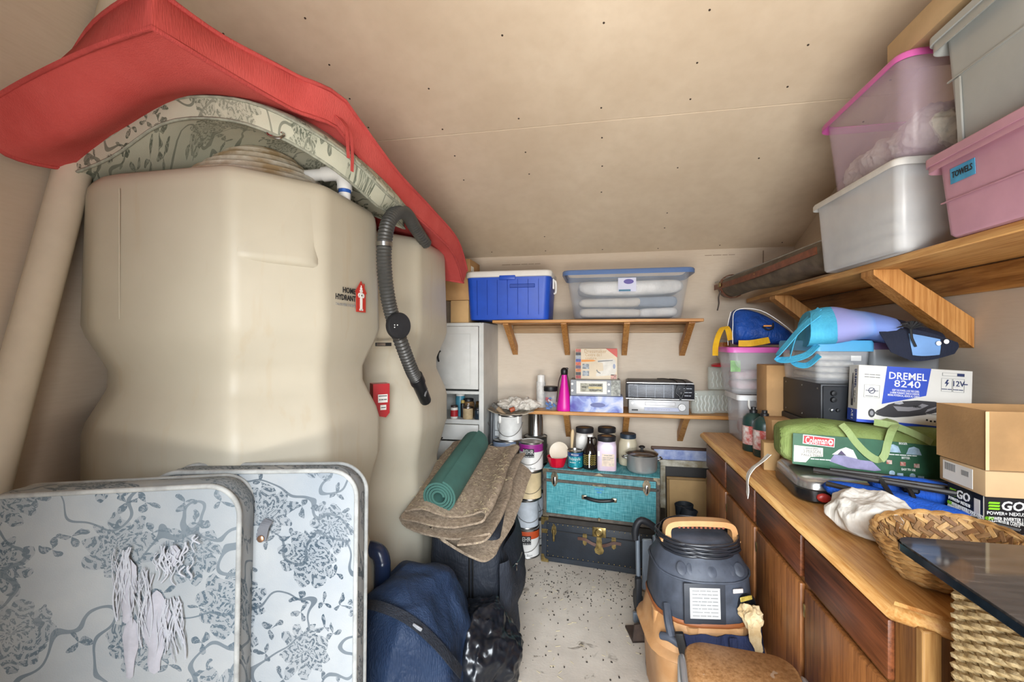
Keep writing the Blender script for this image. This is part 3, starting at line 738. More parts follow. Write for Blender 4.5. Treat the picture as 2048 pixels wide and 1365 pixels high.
# ================================================================ BACK WALL
# ---- upper shelf with four brackets
def plank_bracket(parent, x, yw, ytop, ztop, zbot, w=.038, t=.035, taper=.6):
    """diagonal brace from the wall (low) to the shelf front (high)"""
    mb = MB()
    mb.loft([[(x - w / 2, yw, zbot), (x + w / 2, yw, zbot), (x + w / 2, yw, zbot + .07), (x - w / 2, yw, zbot + .07)],
             [(x - w / 2, ytop + .05, ztop - .035), (x + w / 2, ytop + .05, ztop - .035), (x + w / 2, ytop + .09, ztop), (x - w / 2, ytop + .09, ztop)],
             [(x - w / 2, ytop, ztop - .008), (x + w / 2, ytop, ztop - .008), (x + w / 2, ytop, ztop), (x - w / 2, ytop, ztop)]])
    return mb.build('bracket', pineZ, parent, 30)
us = thing('wall_shelf', 'upper wooden wall shelf on the back wall holding cooler and clear tote', 'shelf', (0, 0, 0), 0, 'shelves')
MB().box((-.045, 3.235, 1.572), (1.36, .43, .02), .003, 1).build('board', pine, us)
MB().box((-.03, 3.44, 1.53), (1.26, .02, .06), .003, 1).build('ledger', wood('ledger_wood', 'a98a63', '86673f', 'X'), us)
for x in (-.64, -.243, .17, .572): plank_bracket(us, x, 3.43, 3.06, 1.561, 1.335)
ls = thing('wall_shelf', 'lower wooden wall shelf on the back wall holding heater and recorder', 'shelf', (0, 0, 0), 0, 'shelves')
MB().box((.36, 3.285, .945), (1.86, .33, .025), .004, 1).build('board', pine, ls)
for x in (-.235, .175, .56): plank_bracket(ls, x, 3.44, 3.16, .932, .72)

# ---- grey metal cabinet
gm_ = mat('grey_enamel', 'd3d3ce', .4, var=.08, vscale=5)
gmd = mat('grey_enamel_inside', 'b7bdc2', .5, var=.1)
lk = thing('metal_cabinet', 'grey metal cabinet with open cubby behind the far tank', 'cabinet', (-1.03, 3.0, 0))
w, d, h = .50, .44, 1.565
mb = MB()
mb.box((w / 2 - .008, d / 2, h / 2), (.016, d, h), .003, 1); mb.box((-w / 2 + .008, d / 2, h / 2), (.016, d, h), .003, 1)
mb.box((0, d / 2, h - .012), (w - .03, d, .024), .003, 1); mb.box((0, d - .006, h / 2), (w - .03, .012, h - .03)); mb.box((0, d / 2, .03), (w - .03, d, .06))
mb.box((0, d / 2, 1.085), (w - .03, d - .01, .02)); mb.box((0, d / 2, .885), (w - .03, d - .01, .03))
mb.box((w / 2 - .02, .004, h / 2), (.024, .012, h - .02)); mb.box((-w / 2 + .02, .004, h / 2), (.024, .012, h - .02))
mb.build('body', gm_, lk)
dr = MB().box((-.005, -.005, 1.325), (.44, .018, .43), .004, 2).build('door', gm_, lk)
mb = MB()
for (cx, cz, sx, sz) in ((-.005, 1.49, .33, .006), (-.005, 1.14, .33, .006), (.16, 1.315, .006, .35), (-.17, 1.315, .006, .35)): mb.box((cx, -.0145, cz), (sx, .003, sz), .001, 1)
mb.build('door_panel', gm_, dr)
MB().tube(spline([(-.055, -.014, 1.37), (-.058, -.036, 1.36), (-.062, -.042, 1.33), (-.066, -.014, 1.30)], 4), .006, 8).build('handle', black, dr)
for zc, hh in ((.815, .105), (.64, .225), (.42, .2), (.2, .2)):
    d_ = MB().box((-.005, -.005, zc), (.44, .018, hh), .004, 2).build('drawer', gm_, lk)
    if zc > .8: MB().tube(spline([(-.075, -.014, zc - .08), (-.07, -.04, zc - .085), (-.05, -.045, zc - .06), (-.04, -.014, zc - .04)], 4), .005, 8).build('handle', black, d_)
# jars in the cubby
def jar(label, loc, r, h, body, lid, lidh=.02, neck=.85, cat='jar', group=None, name='jar', labelm=None, lr=None):
    t = thing(name, label, cat, loc, 0, group)
    lr = lr or r * neck
    MB().lathe([(r * .9, 0), (r, .006), (r, h * .74), (r * .97, h * .8), (lr * .96, h - lidh), (lr * .96, h - lidh * .3)], (0, 0, 0), 22).build('body', body, t, 50)
    MB().lathe([(lr, h - lidh), (lr * 1.03, h - lidh * .8), (lr * 1.03, h - .003), (lr * .96, h), (lr * .7, h), (lr * .68, h - .003), (0, h - .003)], (0, 0, 0), 22).build('lid', lid, t, 40)
    if labelm: MB().lathe([(r * 1.012, h * .15), (r * 1.012, h * .65)], (0, 0, 0), 22, None, False).build('label', labelm, t, 50)
    return t
clr = clear('clear_glass', 'cfd6d2', .30, .06)
clrp = clear('clear_plastic', 'c8d2de', .14, .1)
tan = mat('tan_liquid', 'a98f62', .5, var=.25, vscale=30); amber = mat('amber', '59401f', .3, var=.2)
jar('squat glass jar with dark lid at the back of the cabinet cubby', (-.925, 3.13, .90), .042, .13, mat('brown_jar', '7c6040', .25, var=.3, vscale=30), black, group='jars in the cabinet cubby')
jar('tan labelled can standing in front in the cabinet cubby', (-.905, 3.05, .90), .036, .085, mat('tan_label', 'c3ab83', .7, var=.15, vscale=25), steel, .012, .97, 'can', 'jars in the cabinet cubby', 'tin_can')
jar('small dark ink bottle with black lid in the cabinet cubby', (-.835, 3.05, .90), .026, .075, mat('dark_ink', '26323c', .2, var=.2), black, .014, .95, group='jars in the cabinet cubby')
jar('white and grey small bottle at the right of the cabinet cubby', (-.797, 3.07, .90), .02, .088, mat('grey_label', 'b5b3aa', .6, var=.2, vscale=40), white, .02, .8, group='jars in the cabinet cubby')
jar('white bottle with red label at the left of the cabinet cubby', (-1.005, 3.05, .90), .026, .09, white, mat('dark_cap', '3a2f2c', .5), .014, .9, group='jars in the cabinet cubby', labelm=inkred)
jar('tall blue can at the rear left of the cabinet cubby', (-.995, 3.16, .90), .035, .165, mat('can_blue', '4d93ab', .4, var=.2, vscale=20), white, .02, .9, 'can', 'jars in the cabinet cubby', 'spray_can')
jar('dark olive jar leaning at the back right of the cabinet cubby', (-.845, 3.14, .90), .032, .11, mat('olive_jar', '4b4228', .3, var=.3), amber, group='jars in the cabinet cubby')
jar('slim dark bottle between jars in the cabinet cubby', (-.958, 3.1, .90), .016, .12, mat('slim_dark', '272625', .3), mat('yellow_cap', 'b99f52', .5), .02, .8, group='jars in the cabinet cubby')
# boxes on the cabinet
def carton(label, loc, size, rz, m, group=None, open_top=False, name='cardboard_box', tape=True, rot=None):
    t = thing(name, label, 'box', loc, rz, group, rot); w, d, h = size; k = .004
    mb = MB()
    if open_top:
        for c, s in (((0, -d / 2 + k / 2, h / 2), (w, k, h)), ((0, d / 2 - k / 2, h / 2), (w, k, h)), ((-w / 2 + k / 2, 0, h / 2), (k, d - 2 * k, h)), ((w / 2 - k / 2, 0, h / 2), (k, d - 2 * k, h)), ((0, 0, k / 2), (w - 2 * k, d - 2 * k, k))): mb.box(c, s)
        mb.build('carton', m, t, None)
    else:
        mb.box((0, 0, h / 2), size, .003, 2); mb.build('carton', m, t)
        if tape:
            MB().box((0, 0, h + .0006), (w + .001, .045, .0012)).build('tape', mat('tape', 'b89a6c', .35, var=.05), t, None)
    return t
b1 = carton('lower plain cardboard box on the grey cabinet beside the cooler', (-.96, 3.17, 1.566), (.13, .28, .155), 0, cardl, 'boxes on the cabinet')
b2 = carton('upper cardboard box with white label behind the red cushion tip', (-.975, 3.16, 1.723), (.18, .26, .285), 0, cardm, 'boxes on the cabinet')
MB().box((.0905, -.07, .19), (.001, .07, .10)).build('label', paper, b2, None)
lettering(b2, [('~', .022, .0915, -.07, .20, 90, 0, .06), ('~~', .016, .0915, -.07, .165, 90, 0, .05)], inkblack)

# ---- cooler
bl = mat('cooler_blue', '1f50bf', .45, var=.06, vscale=12, bump=.08, bscale=90)
cl = thing('cooler', 'blue ice cooler with white lid on the upper back shelf', 'cooler', (-.612, 3.17, 1.584), 0)
mb = MB(); mb.loft([rrect(.535, .335, .04, 0), rrect(.545, .345, .045, .012), rrect(.575, .365, .045, .275), rrect(.578, .367, .045, .285)]); mb.build('body', bl, cl, 50)
for i, x in enumerate((-.21, -.14, -.07, 0, .07, .14, .21)):
    inst_ = MB().box((x, -.1785, .15), (.0022, .012, .235), .001, 1, None, (R(2.2), 0, 0)).build('groove_rib', mat('cooler_groove', '17409f', .5, var=0), cl)
mb = MB(); mb.loft([rrect(.585, .372, .045, .286), rrect(.595, .382, .048, .290), rrect(.595, .382, .048, .318), rrect(.580, .367, .05, .328), rrect(.50, .29, .05, .330)]); mb.build('lid', white, cl, 50)
MB().box((.0, -.188, .281), (.11, .014, .03), .004, 2).build('latch', bl, cl)
MB().box((.10, -.181, .225), (.17, .008, .026), .003, 1, None, (R(4), 0, 0)).build('name_plate', mat('cooler_groove', '17409f', .5), cl)
for s in (-1, 1):
    hd = MB().box((s * .297, -.06, .245), (.012, .035, .07), .004, 2).build('hinge', white, cl)
    MB().tube(spline([(s * .298, -.06, .27), (s * .312, -.06, .255), (s * .312, -.06, .19), (s * .298, -.06, .18)], 4), .007, 8).build('handle', white, hd)

# ---- tubs
def tub(label, loc, size, body, rim=None, lid=None, rz=0, taper=.88, r=.035, group=None, name='storage_tub', rimh=.02, rimw=.014, lidh=.018, wall=.003, cat='tub', rot=None, foot=True):
    """plastic tub: tapered thin-walled body, rolled rim, optional lid"""
    t = thing(name, label, cat, loc, rz, group, rot); w, d, h = size
    def rg(k, z, e=0): return rrect(w * k + 2 * e, d * k + 2 * e, r, z)
    rings = [rg(taper * .97, .0), rg(taper, .008), rg(1 - (1 - taper) * .1, h * .9), rg(1, h)]
    inner = [rg(1, h, -wall), rg(taper, .012, -wall), rg(taper * .95, .011, -wall)]
    MB().loft(rings + inner).build('body', body, t, 50)
    if rim:
        mb = MB(); a, b = rg(1, h - rimh, .001), rg(1, h - rimh, rimw)
        mb.loft([rg(1, h - rimh * .2, .0005), rg(1, h - rimh, rimw * .75), rg(1, h - rimh * 1.05, rimw), rg(1, h - rimh * .25, rimw), rg(1, h + .002, rimw * .7), rg(1, h + .003, 0), rg(1, h, -wall)], False, False, True, None, True)
        mb.build('rim', rim, t, 50)
    if lid:
        mb = MB(); mb.loft([rg(1, h - lidh * .6, rimw * 1.0), rg(1, h - lidh * .6, rimw * 1.25), rg(1, h + lidh * .5, rimw * 1.25), rg(1, h + lidh * .8, rimw * .8), rg(1, h + lidh * .8, -.012), rg(1, h + lidh * .45, -.02)])
        mb.build('lid', lid, t, 50)
    return t
def folded(label, loc, size, m, name='folded_blanket', cat='blanket', layers=3, rz=0, seed=1, group=None, amp=.012):
    t = thing(name, label, cat, loc, rz, group); w, d, h = size
    for k in range(layers):
        hh = h / layers
        mb = MB(); mb.loft([rrect(w * (.86 + .0 * k), d * .9, .03, k * hh), rrect(w, d, .04, k * hh + hh * .25), rrect(w * .995, d, .04, k * hh + hh * .75), rrect(w * .88, d * .9, .03, (k + 1) * hh)])
        mb.jitter(amp, 7, seed + k * 3.3).jitter(amp * .4, 22, seed + k)
        mb.build('fold', m, t, 80, 1)
    return t
fros = clear('frosted_plastic', 'dfe1e4', .23, .3)
blrim = clear('blue_rim', '5f82ba', .72, .25)
ct = tub('long clear plastic tub with blue rim holding bedding on the upper shelf', (.17, 3.245, 1.583), (.80, .38, .325), clrp, blrim, None, 0, .87, .05, 'storage tubs', rimh=.03, rimw=.022)
MB().box((-.09 + .09, -.1885, .225), (.115, .001, .09)).build('label', mat('tub_label', 'c9cbe0', .5, var=.05), ct, None)
mb = MB(); mb.lathe([(.032, 0), (.032, .001)], (0, 0, 0), 20, M4((.01, -.1892, .245), (R(90), 0, 0), (1, .5, 1))); mb.build('label_print', mat('purple_print', '56479a', .5), ct, None)
MB().box((-.015, -.1892, .188), (.075, .001, .012)).build('label_print', mat('teal_print', '2e7391', .5), ct, None)
bed = fabric('white_bedding', 'e6e3dd', 'cfccc8', .95, 500, .05, 8, .4)
folded('white quilt bundle on top inside the long clear tub', (.19, 3.245, 1.745), (.70, .30, .10), bed, 'quilt', 'bedding', 1, 2, 3, 'bedding in the clear tub', .02)
folded('beige blanket at the lower left inside the long clear tub', (.06, 3.245, 1.598), (.42, .30, .13), fabric('beige_bedding', 'cfc6b8', None, .95), 'folded_blanket', 'bedding', 2, 0, 6, 'bedding in the clear tub')
folded('grey-blue blanket at the right inside the long clear tub', (.36, 3.245, 1.665), (.28, .29, .075), fabric('grey_bedding', '8f9aa8', None, .95), 'folded_blanket', 'bedding', 1, 0, 9, 'bedding in the clear tub')
folded('white sheet at the lower right inside the long clear tub', (.37, 3.245, 1.597), (.25, .29, .062), bed, 'folded_sheet', 'bedding', 1, 0, 12, 'bedding in the clear tub')

# ---- lower shelf contents (z = .958)
ZS = .958
# glass jar with black lid and bits inside
gj = thing('plastic_jar', 'clear square jar with black lid and blue and red bits inside', 'jar', (-.345, 3.2, ZS))
MB().loft([rrect(.085, .085, .015, 0), rrect(.095, .095, .018, .008), rrect(.095, .095, .018, .105), rrect(.08, .08, .03, .125), rrect(.075, .075, .035, .135)]).build('body', clrp, gj, 50)
MB().lathe([(.047, .130), (.049, .134), (.049, .160), (.046, .163), (0, .163)], (0, 0, 0), 26).build('lid', black, gj, 40)
rs = random.Random(4)
for i in range(14):
    m = [mat('bit_blue', '2f6fc0', .4), inkred, white][i % 3 if i > 5 else 0]
    MB().box((rs.uniform(-.03, .03), rs.uniform(-.03, .03), .012 + i * .005), (.03, .022, .012), .004, 1, None, (rs.uniform(0, 1), rs.uniform(0, 1), rs.uniform(0, 3))).build('bits', m, gj)
jar('white spray can behind the square black-lidded jar', (-.425, 3.29, ZS), .034, .235, mat('spray_white', 'dcdad4', .45, var=.12, vscale=40), white, .06, .78, 'can', None, 'spray_can')
jar('small white tub beside the square black-lidded jar', (-.268, 3.25, ZS), .02, .06, white, white, .012, .98)
# magenta cone bottle
mg = thing('party_horn', 'magenta plastic horn with black cap standing on the lower shelf', 'horn', (-.247, 3.17, ZS))
MB().lathe([(.052, 0), (.054, .003), (.052, .03), (.041, .09), (.029, .16), (.021, .21), (.018, .245), (.018, .252)], (0, 0, 0), 30).build('cone', mat('magenta', 'd3189a', .4, var=.04), mg, 60)
MB().lathe([(.021, .248), (.024, .252), (.025, .278), (.021, .288), (.012, .296), (0, .298)], (0, 0, 0), 24).build('cap', black, mg, 40)
MB().box((.018, 0, .29), (.02, .018, .014), .004, 1).build('cap', black, mg)
mb = MB(); mb.ribbon(spline([(-.02, -.005, .25), (-.036, -.015, .2), (-.045, -.02, .12), (-.052, -.02, .06)], 4), .012, .002, (.5, 1, 0)); mb.ribbon(spline([(.02, -.005, .25), (.034, -.012, .18), (.05, -.012, .09)], 4), .01, .002, (-.5, 1, 0)); mb.build('strap', mat('strap_brown', '4a3f3a', .8), mg, None)
# tie-dye box
td = NT('tie_dye'); td.set(.5, 0, .3); v = td.coord(); td.base(td.ramp(td.noise(v, 9, 3, .6, .8), [(.3, lin('5f5aa6')), (.45, lin('8d9bd0')), (.55, lin('b5bfdc')), (.68, lin('d8d6dd'))]))
tdm = td.m
tt = thing('storage_box', 'lilac cloud-patterned box under the grey framed box', 'box', (-.028, 3.21, ZS)); 
MB().box((0, 0, .054), (.355, .18, .108), .005, 2).build('box', tdm, tt)
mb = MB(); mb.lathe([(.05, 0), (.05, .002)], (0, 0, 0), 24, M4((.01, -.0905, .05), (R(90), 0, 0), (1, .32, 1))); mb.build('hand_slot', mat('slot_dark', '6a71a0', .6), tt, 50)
MB().box((-.02, -.0915, .037), (.06, .001, .022)).build('slot_tab', tdm, tt)
# grey framed meter box
gx = thing('gauge_box', 'grey box with white framed panel between lilac box and sewing box', 'box', (-.035, 3.22, ZS + .109))
MB().box((0, 0, .055), (.335, .17, .11), .003, 1).build('box', mat('grey_box', '8d9094', .5, var=.1), gx)
MB().box((-.025, -.087, .057), (.205, .006, .088), .002, 1).build('panel', paper, gx)
MB().box((-.025, -.0905, .057), (.15, .002, .058)).build('panel_print', mat('gauge_print', 'b8b4a0', .6, var=.25, vscale=60), gx)
MB().box((.0, -.0920, .056), (.09, .001, .012)).build('panel_print', mat('gauge_yellow', 'd8c58a', .6), gx, None)
lettering(gx, [('~~~', .012, .0, -.0925, .074, 0, 0, .085), ('~~', .011, -.075, -.0925, .06, 0, 0, .03), ('~~~~', .009, 0, -.0925, .04, 0, 0, .08)], inkblack)
for x in (-.155, .09):
    for z in (.035, .08): MB().lathe([(.008, 0), (.008, .004)], (0, 0, 0), 10, M4((x, -.0855, z), (R(90), 0, 0))).build('corner_pin', white, gx)
MB().box((.135, -.0862, .056), (.06, .002, .105)).build('side_print', mat('diamond_print', 'b9bab0', .6, var=.3, vscale=50), gx)
# sewing machine box
dm = thing('sewing_box', 'sewing machine box with machine picture on top of the grey framed box', 'box', (-.03, 3.24, ZS + .219))
MB().box((0, 0, .105), (.285, .12, .212), .002, 1).build('carton', mat('sew_box', 'dccbb0', .6, var=.08, vscale=6), dm)
f = -.0606
MB().poly([(.065, .211), (.142, .211), (.142, .150)], .001, M4((0, f - .001, 0))).build('red_corner', mat('box_red', 'c8402c', .5), dm, None)
cols = ['c05a48', '22202a', 'a8b0b8', '3b4fa8', 'cf5a30', '5a4a6a', 'd87a38', '20222a', 'b43c38']
for i, c in enumerate(cols): MB().box((-.121, f - .0005, .197 - i * .0228), (.036, .001, .0215)).build('picture_strip', mat('strip_' + c, c, .5, var=.25, vscale=90), dm, None)
lettering(dm, [('Dressmaker', .036, -.005, f - .0006, .192, 0, 0, .15), ('Centre de l', .03, -.018, f - .0006, .167, 0, 0, .11), ('couture', .026, -.035, f - .0006, .145, 0, 0, .075)], mat('title_tan', 'b09068', .6, var=0))
MB().poly([(-.10, .118), (-.02, .122), (.0, .128), (-.02, .134), (-.10, .134)], .001, M4((0, f - .001, 0))).build('orange_arrow', inkorange, dm, None)
for z in (.088, .040): MB().box((-.07, f - .0005, z), (.045, .001, .036)).build('inset_picture', mat('inset_grey', 'a9b0b6', .5, var=.35, vscale=70), dm, None)
MB().poly([(.0, .02), (.125, .03), (.137, .06), (.130, .13), (.115, .142), (.012, .132), (.008, .118), (.045, .112), (.05, .06), (.012, .052), (.0, .038)], .001, M4((0, f - .001, 0))).build('machine_picture', mat('machine_white', 'd8d2c6', .5, var=.08, vscale=20), dm, None)
MB().poly([(.012, .118), (.112, .128), (.112, .134), (.012, .128)], .001, M4((0, f - .0018, 0))).build('machine_picture', inkgrey, dm, None)
MB().poly([(.0, .06), (.012, .045), (.03, .038), (.03, .045), (.014, .054), (.006, .068)], .001, M4((0, f - .0018, 0))).build('machine_picture', inkgrey, dm, None)
mb = MB().lathe([(.008, 0), (.008, .001)], (0, 0, 0), 14, M4((.121, f - .0015, .09), (R(90), 0, 0), (1, 2.2, 1))); mb.build('machine_picture', mat('dial_blue', '8d97b0', .5), dm, None)
MB().box((.118, f - .0005, .018), (.038, .001, .03)).build('red_badge', mat('badge', 'd8a090', .5, var=.3, vscale=100), dm, None)
# heater and recorder
vc = thing('video_recorder', 'silver video recorder under the black heater on the lower shelf', 'recorder', (.375, 3.215, ZS), -1)
slv = mat('silver_plastic', 'aaaaaa', .35, .3, var=.04)
MB().box((0, .02, .05), (.375, .22, .085), .004, 2).build('case', mat('vcr_case', '8f9092', .4, .4), vc)
MB().box((0, -.095, .048), (.38, .014, .092), .005, 2).build('front_panel', slv, vc)
MB().box((.01, -.103, .07), (.19, .004, .024), .002, 1).build('tape_door', mat('vcr_door', '9c9c9e', .3, .3), vc)
MB().box((.02, -.103, .034), (.22, .003, .024), .001, 1).build('display', mat('vcr_blue', '9fa5bc', .3), vc)
MB().lathe([(.025, 0), (.025, .004), (.022, .008), (.012, .008), (.012, .012), (0, .012)], (0, 0, 0), 26, M4((.145, -.102, .05), (R(90), 0, 0))).build('jog_dial', slv, vc, 40)
MB().lathe([(.007, 0), (.007, .004), (0, .004)], (0, 0, 0), 12, M4((-.165, -.102, .072), (R(90), 0, 0))).build('power_button', steel, vc)
MB().box((-.15, -.103, .025), (.04, .004, .01), .002, 1).build('sockets', black, vc)
lettering(vc, [('O  O  ^  o o o o o', .012, .0, -.1055, .034, 0, 0, .14)], inkgrey)
for x in (-.14, .14): MB().lathe([(.012, 0), (.012, .008)], (x, .0, 0), 10).build('foot', black, vc)
ht = thing('fan_heater', 'black grilled fan heater on top of the silver recorder', 'heater', (.385, 3.225, ZS + .0955), -1)
MB().box((-.0, .02, .062), (.42, .2, .11), .004, 2).build('case', mat('heater_case', '4c4846', .4, .2, var=.1), ht)
MB().box((0, .03, .1185), (.40, .17, .005), .002, 1).build('top_panel', mat('heater_top', '37302c', .5), ht)
MB().box((0, -.083, .052), (.435, .014, .10), .006, 2).build('front_panel', mat('heater_front', '1b1d24', .35), ht)
MB().box((0, -.086, .108), (.425, .018, .008), .002, 1).build('trim_bar', steel, ht); MB().box((0, -.088, .003), (.435, .014, .008), .002, 1).build('trim_bar', steel, ht)
for i in range(9): MB().box((-.055, -.0915, .018 + i * .0095), (.29, .004, .003)).build('grille_slat', mat('grille', '70737a', .4, .5), ht, None)
for i in range(6): MB().box((-.198 + i * .056, -.093, .055), (.003, .004, .085)).build('grille_bar', mat('grille', '70737a', .4, .5), ht, None)
for i, (x, z) in enumerate(((.125, .07), (.135, .045), (.155, .06))): MB().lathe([(.008, 0), (.008, .01), (0, .011)], (0, 0, 0), 14, M4((x, -.09, z), (R(90), 0, 0))).build('knob', black, ht, 40)
lettering(ht, [('~~', .011, -.17, -.0935, .094, 0, 0, .05), ('~~~', .009, .175, -.0912, .075, 0, 0, .05), ('~~', .009, .175, -.0912, .05, 0, 0, .05), ('~~', .009, .175, -.0912, .028, 0, 0, .04)], mat('ink_lightgrey', 'b8bcc4', .5, var=0))
mb = MB(); mb.tube(spline([(.0, .06, .125), (.04, .0, .13), (.1, -.06, .124), (.11, -.095, .10), (.10, -.1, .05), (.125, -.104, .02), (.12, -.106, -.03), (.10, -.107, -.08), (.115, -.107, -.092)], 6), .0035, 7); mb.build('power_cord', black, ht)
mb = MB(); mb.tube(spline([(.08, .06, .125), (.12, .0, .128), (.155, -.06, .124), (.165, -.098, .095), (.15, -.1, .05), (.13, -.105, .0), (.125, -.107, -.045), (.112, -.108, -.07), (.128, -.107, -.09)], 6), .0035, 7); mb.build('power_cord', black, ht)
# glass blocks
gbm = clear('glass_block', 'e2e8e2', .2, .04, 26)
for i, (x, y, z, rz, lab) in enumerate(((.665, 3.215, ZS, 12, 'wavy glass block nearest the heater on the lower shelf'), (.79, 3.27, ZS, 4, 'lower glass block of the stack by the pink-lidded bin'), (.785, 3.275, ZS + .155, 0, 'upper glass block of the stack by the pink-lidded bin'))):
    g = thing('glass_block', lab, 'glass block', (x, y, z), rz, 'glass blocks')
    mb = MB(); mb.box((0, 0, .076), (.14, .085, .15), .012, 3); mb.build('shell', gbm, g)
    mb = MB()
    for k in range(5): mb.tube([(-.05 + k * .025 + .004 * math.sin(q * 1.3 + k), -.044, .02 + q * .0115) for q in range(10)], .0045, 6)
    o = mb.build('ripples', clear('glass_ripple', 'eef2ee', .42, .05), g); o['kind'] = 'stuff'
    MB().box((0, 0, .076), (.142, .012, .152), .002, 1).build('seam', clear('glass_seam', 'd0d8ce', .3, .2), g)
# hummingbird feeder
hf = thing('bird_feeder', 'clear bottle bird feeder with red base on the stacked glass blocks', 'bird feeder', (.80, 3.26, ZS + .308))
MB().lathe([(.02, 0), (.068, .003), (.070, .014), (.05, .024), (.02, .028)], (0, 0, 0), 28).build('base', mat('feeder_red', 'c22733', .3, var=.04), hf, 40)
MB().lathe([(.013, .026), (.014, .04), (.036, .07), (.045, .10), (.045, .17), (.04, .185), (.0, .19)], (0, 0, 0), 26).build('bottle', clr, hf, 60)
MB().lathe([(.0462, .105), (.0462, .165)], (0, 0, 0), 26, None, False).build('label', mat('feeder_label', 'a83a30', .5, var=.4, vscale=40, col2='d0a040'), hf, 60)
MB().tube(spline([(-.03, 0, .185), (-.035, 0, .23), (0, 0, .245), (.035, 0, .23), (.03, 0, .185)], 5), .0015, 5).build('hanger', black, hf)

# ================================================================ PAINT CANS
lidm = mat('can_lid', 'a9a8a2', .4, .5, var=.35, vscale=25, col2='e0ddd4')
def can(label, loc, body, rz=0, r=.0825, h=.19, band=None, handle=True, group='paint cans beside the trunks', brand=False, name='paint_can', smear=None, bail=1):
    t = thing(name, label, 'paint can', loc, rz, group)
    MB().lathe([(r * .97, 0), (r, .003), (r * 1.015, .006), (r * .985, .012), (r * .985, h - .012), (r * 1.02, h - .006), (r * 1.02, h), (r * .95, h), (r * .94, h - .008)], (0, 0, 0), 32, None, False).build('body', body, t, 40)
    MB().lathe([(r * 1.02, h - .010), (r * 1.035, h - .006), (r * 1.035, h - .001), (r * .99, h + .001), (r * .96, h - .003)], (0, 0, 0), 32, None, False).build('rim', steel, t, 50)
    MB().lathe([(r * .95, h - .004), (r * .90, h - .003), (r * .86, h - .007), (0, h - .007)], (0, 0, 0), 32).build('lid', lidm, t, 40)
    MB().lathe([(r * .97, 0), (r * 1.02, .002), (r * 1.02, .008), (r * .99, .011)], (0, 0, 0), 32, None, False).build('bottom_rim', steel, t, 50)
    if band: MB().lathe([(r * .99, h * .68), (r * .99, h * .94)], (0, 0, 0), 32, None, False).build('label_band', band, t, 50)
    if handle:
        P = []
        for k in range(13):
            a = PI * k / 12; P.append((-r * 1.06 * math.cos(a), -r * 1.08 * abs(math.sin(a)) ** .5 if bail else 0, h * .70 - .085 * math.sin(a)))
        MB().tube(P, .0017, 6).build('handle', wire, t)
    if brand:
        # curved label plate
        mb = MB(); rings = []
        for k in range(9):
            a = R(-90 - 22 + 52 * k / 8 - 4); rings.append([((r + q) * math.cos(a), (r + q) * math.sin(a), z) for q, z in ((.001, h * .50), (.003, h * .50), (.003, h * .80), (.001, h * .80))])
        mb.loft(rings); mb.build('label_plate', inkblack, t, 40)
        mb = MB(); text_into(mb, 'BEHR', .042, M4(), .005, .070, 'CENTER'); text_into(mb, 'PREMIUM PLUS', .018, M4((0, 0, -.03)), 0, .072, 'CENTER')
        out = []
        for (x, y, z) in mb.v:
            a = R(-90 - 1) + x / r; rr = r + .0042; out.append((rr * math.cos(a), rr * math.sin(a), z + h * .685))
        mb.v = out; mb.build('lettering', inkwhite, t, None)
        mb = MB(); text_into(mb, 'White Base', .02, M4(), 0, .095, 'CENTER')
        mb.v = [((r + .0012) * math.cos(R(-90) + x / r), (r + .0012) * math.sin(R(-90) + x / r), z + h * .13) for x, y, z in mb.v]
        mb.build('lettering', inkgrey, t, None)
    return t
wc = mat('can_white', 'd9d7d2', .4, var=.06); tanc = mat('can_tan', 'd3bd93', .6, var=.12, vscale=9); gryc = mat('can_grey', 'b6bcc2', .45, var=.1, vscale=14)
x0, y0_ = -.475, 3.045
can('white paint can with orange band at the bottom of the front stack', (x0 - .012, y0_, 0), wc, 0, band=mat('band_orange', 'b8491f', .5, var=.08), brand=True)
can('grey paint can second from the bottom of the front stack', (x0 - .018, y0_ + .005, .192), gryc, 25)
can('tan paint can second from the top of the front stack', (x0 + .002, y0_ + .003, .384), tanc, 10)
can('white paint can with purple band on top of the front stack', (x0 + .014, y0_, .576), wc, -4, band=mat('band_purple', '8a1d78', .5, var=.06), brand=True)
# stack behind to the left (mostly hidden below)
x1, y1 = -.655, 3.10
can('paint can at the bottom of the rear stack with navy label', (x1 + .035, y1 + .03, 0), mat('can_navy', '2b3450', .5, var=.3), 40)
can('white printed paint can second from the bottom of the rear stack', (x1 + .03, y1 + .03, .192), mat('can_print', 'aeb0b4', .5, var=.35, vscale=45), 10)
can('rust stained paint can in the middle of the rear stack', (x1 + .028, y1 + .035, .384), mat('can_rust', '8c5424', .6, var=.4, vscale=10, col2='c9b79a'), 70)
can('pale blue paint can near the top of the rear stack', (x1 + .005, y1 - .03, .576), mat('can_blue_pale', '9fb0cc', .45, var=.12, vscale=6), 0)
can('white paint can left of the open bucket on the rear stack', (x1 - .045, y1 + .075, .768), mat('can_white2', 'c9cac8', .45, var=.1), 0)
can('bare steel quart can right of the open white bucket', (-.455, 3.225, .768), chrome, 0, .055, .165, None, False, name='quart_can')
can('dark paint can under the bare steel quart can', (-.455, 3.22, .576), mat('can_dark', '4c4a46', .5, .3, var=.3), 0)
can('paint can below the dark can at the wall', (-.455, 3.24, .384), mat('can_grey2', '8b8d90', .5, var=.2), 0)
can('low paint can at the foot of the wall stack', (-.455, 3.24, .192), gryc, 0); can('lowest paint can of the wall stack', (-.455, 3.24, 0), wc, 0)
bk = can('open white bucket with drips and a wire bail on the rear stack', (-.600, 3.03, .770), mat('bucket_white', 'd2d2ce', .5, var=.08, vscale=12), 0, .080, .175, None, True, name='paint_bucket')
for ch in list(bk.children):
    if ch.name.startswith('lid'): bpy.data.objects.remove(ch)
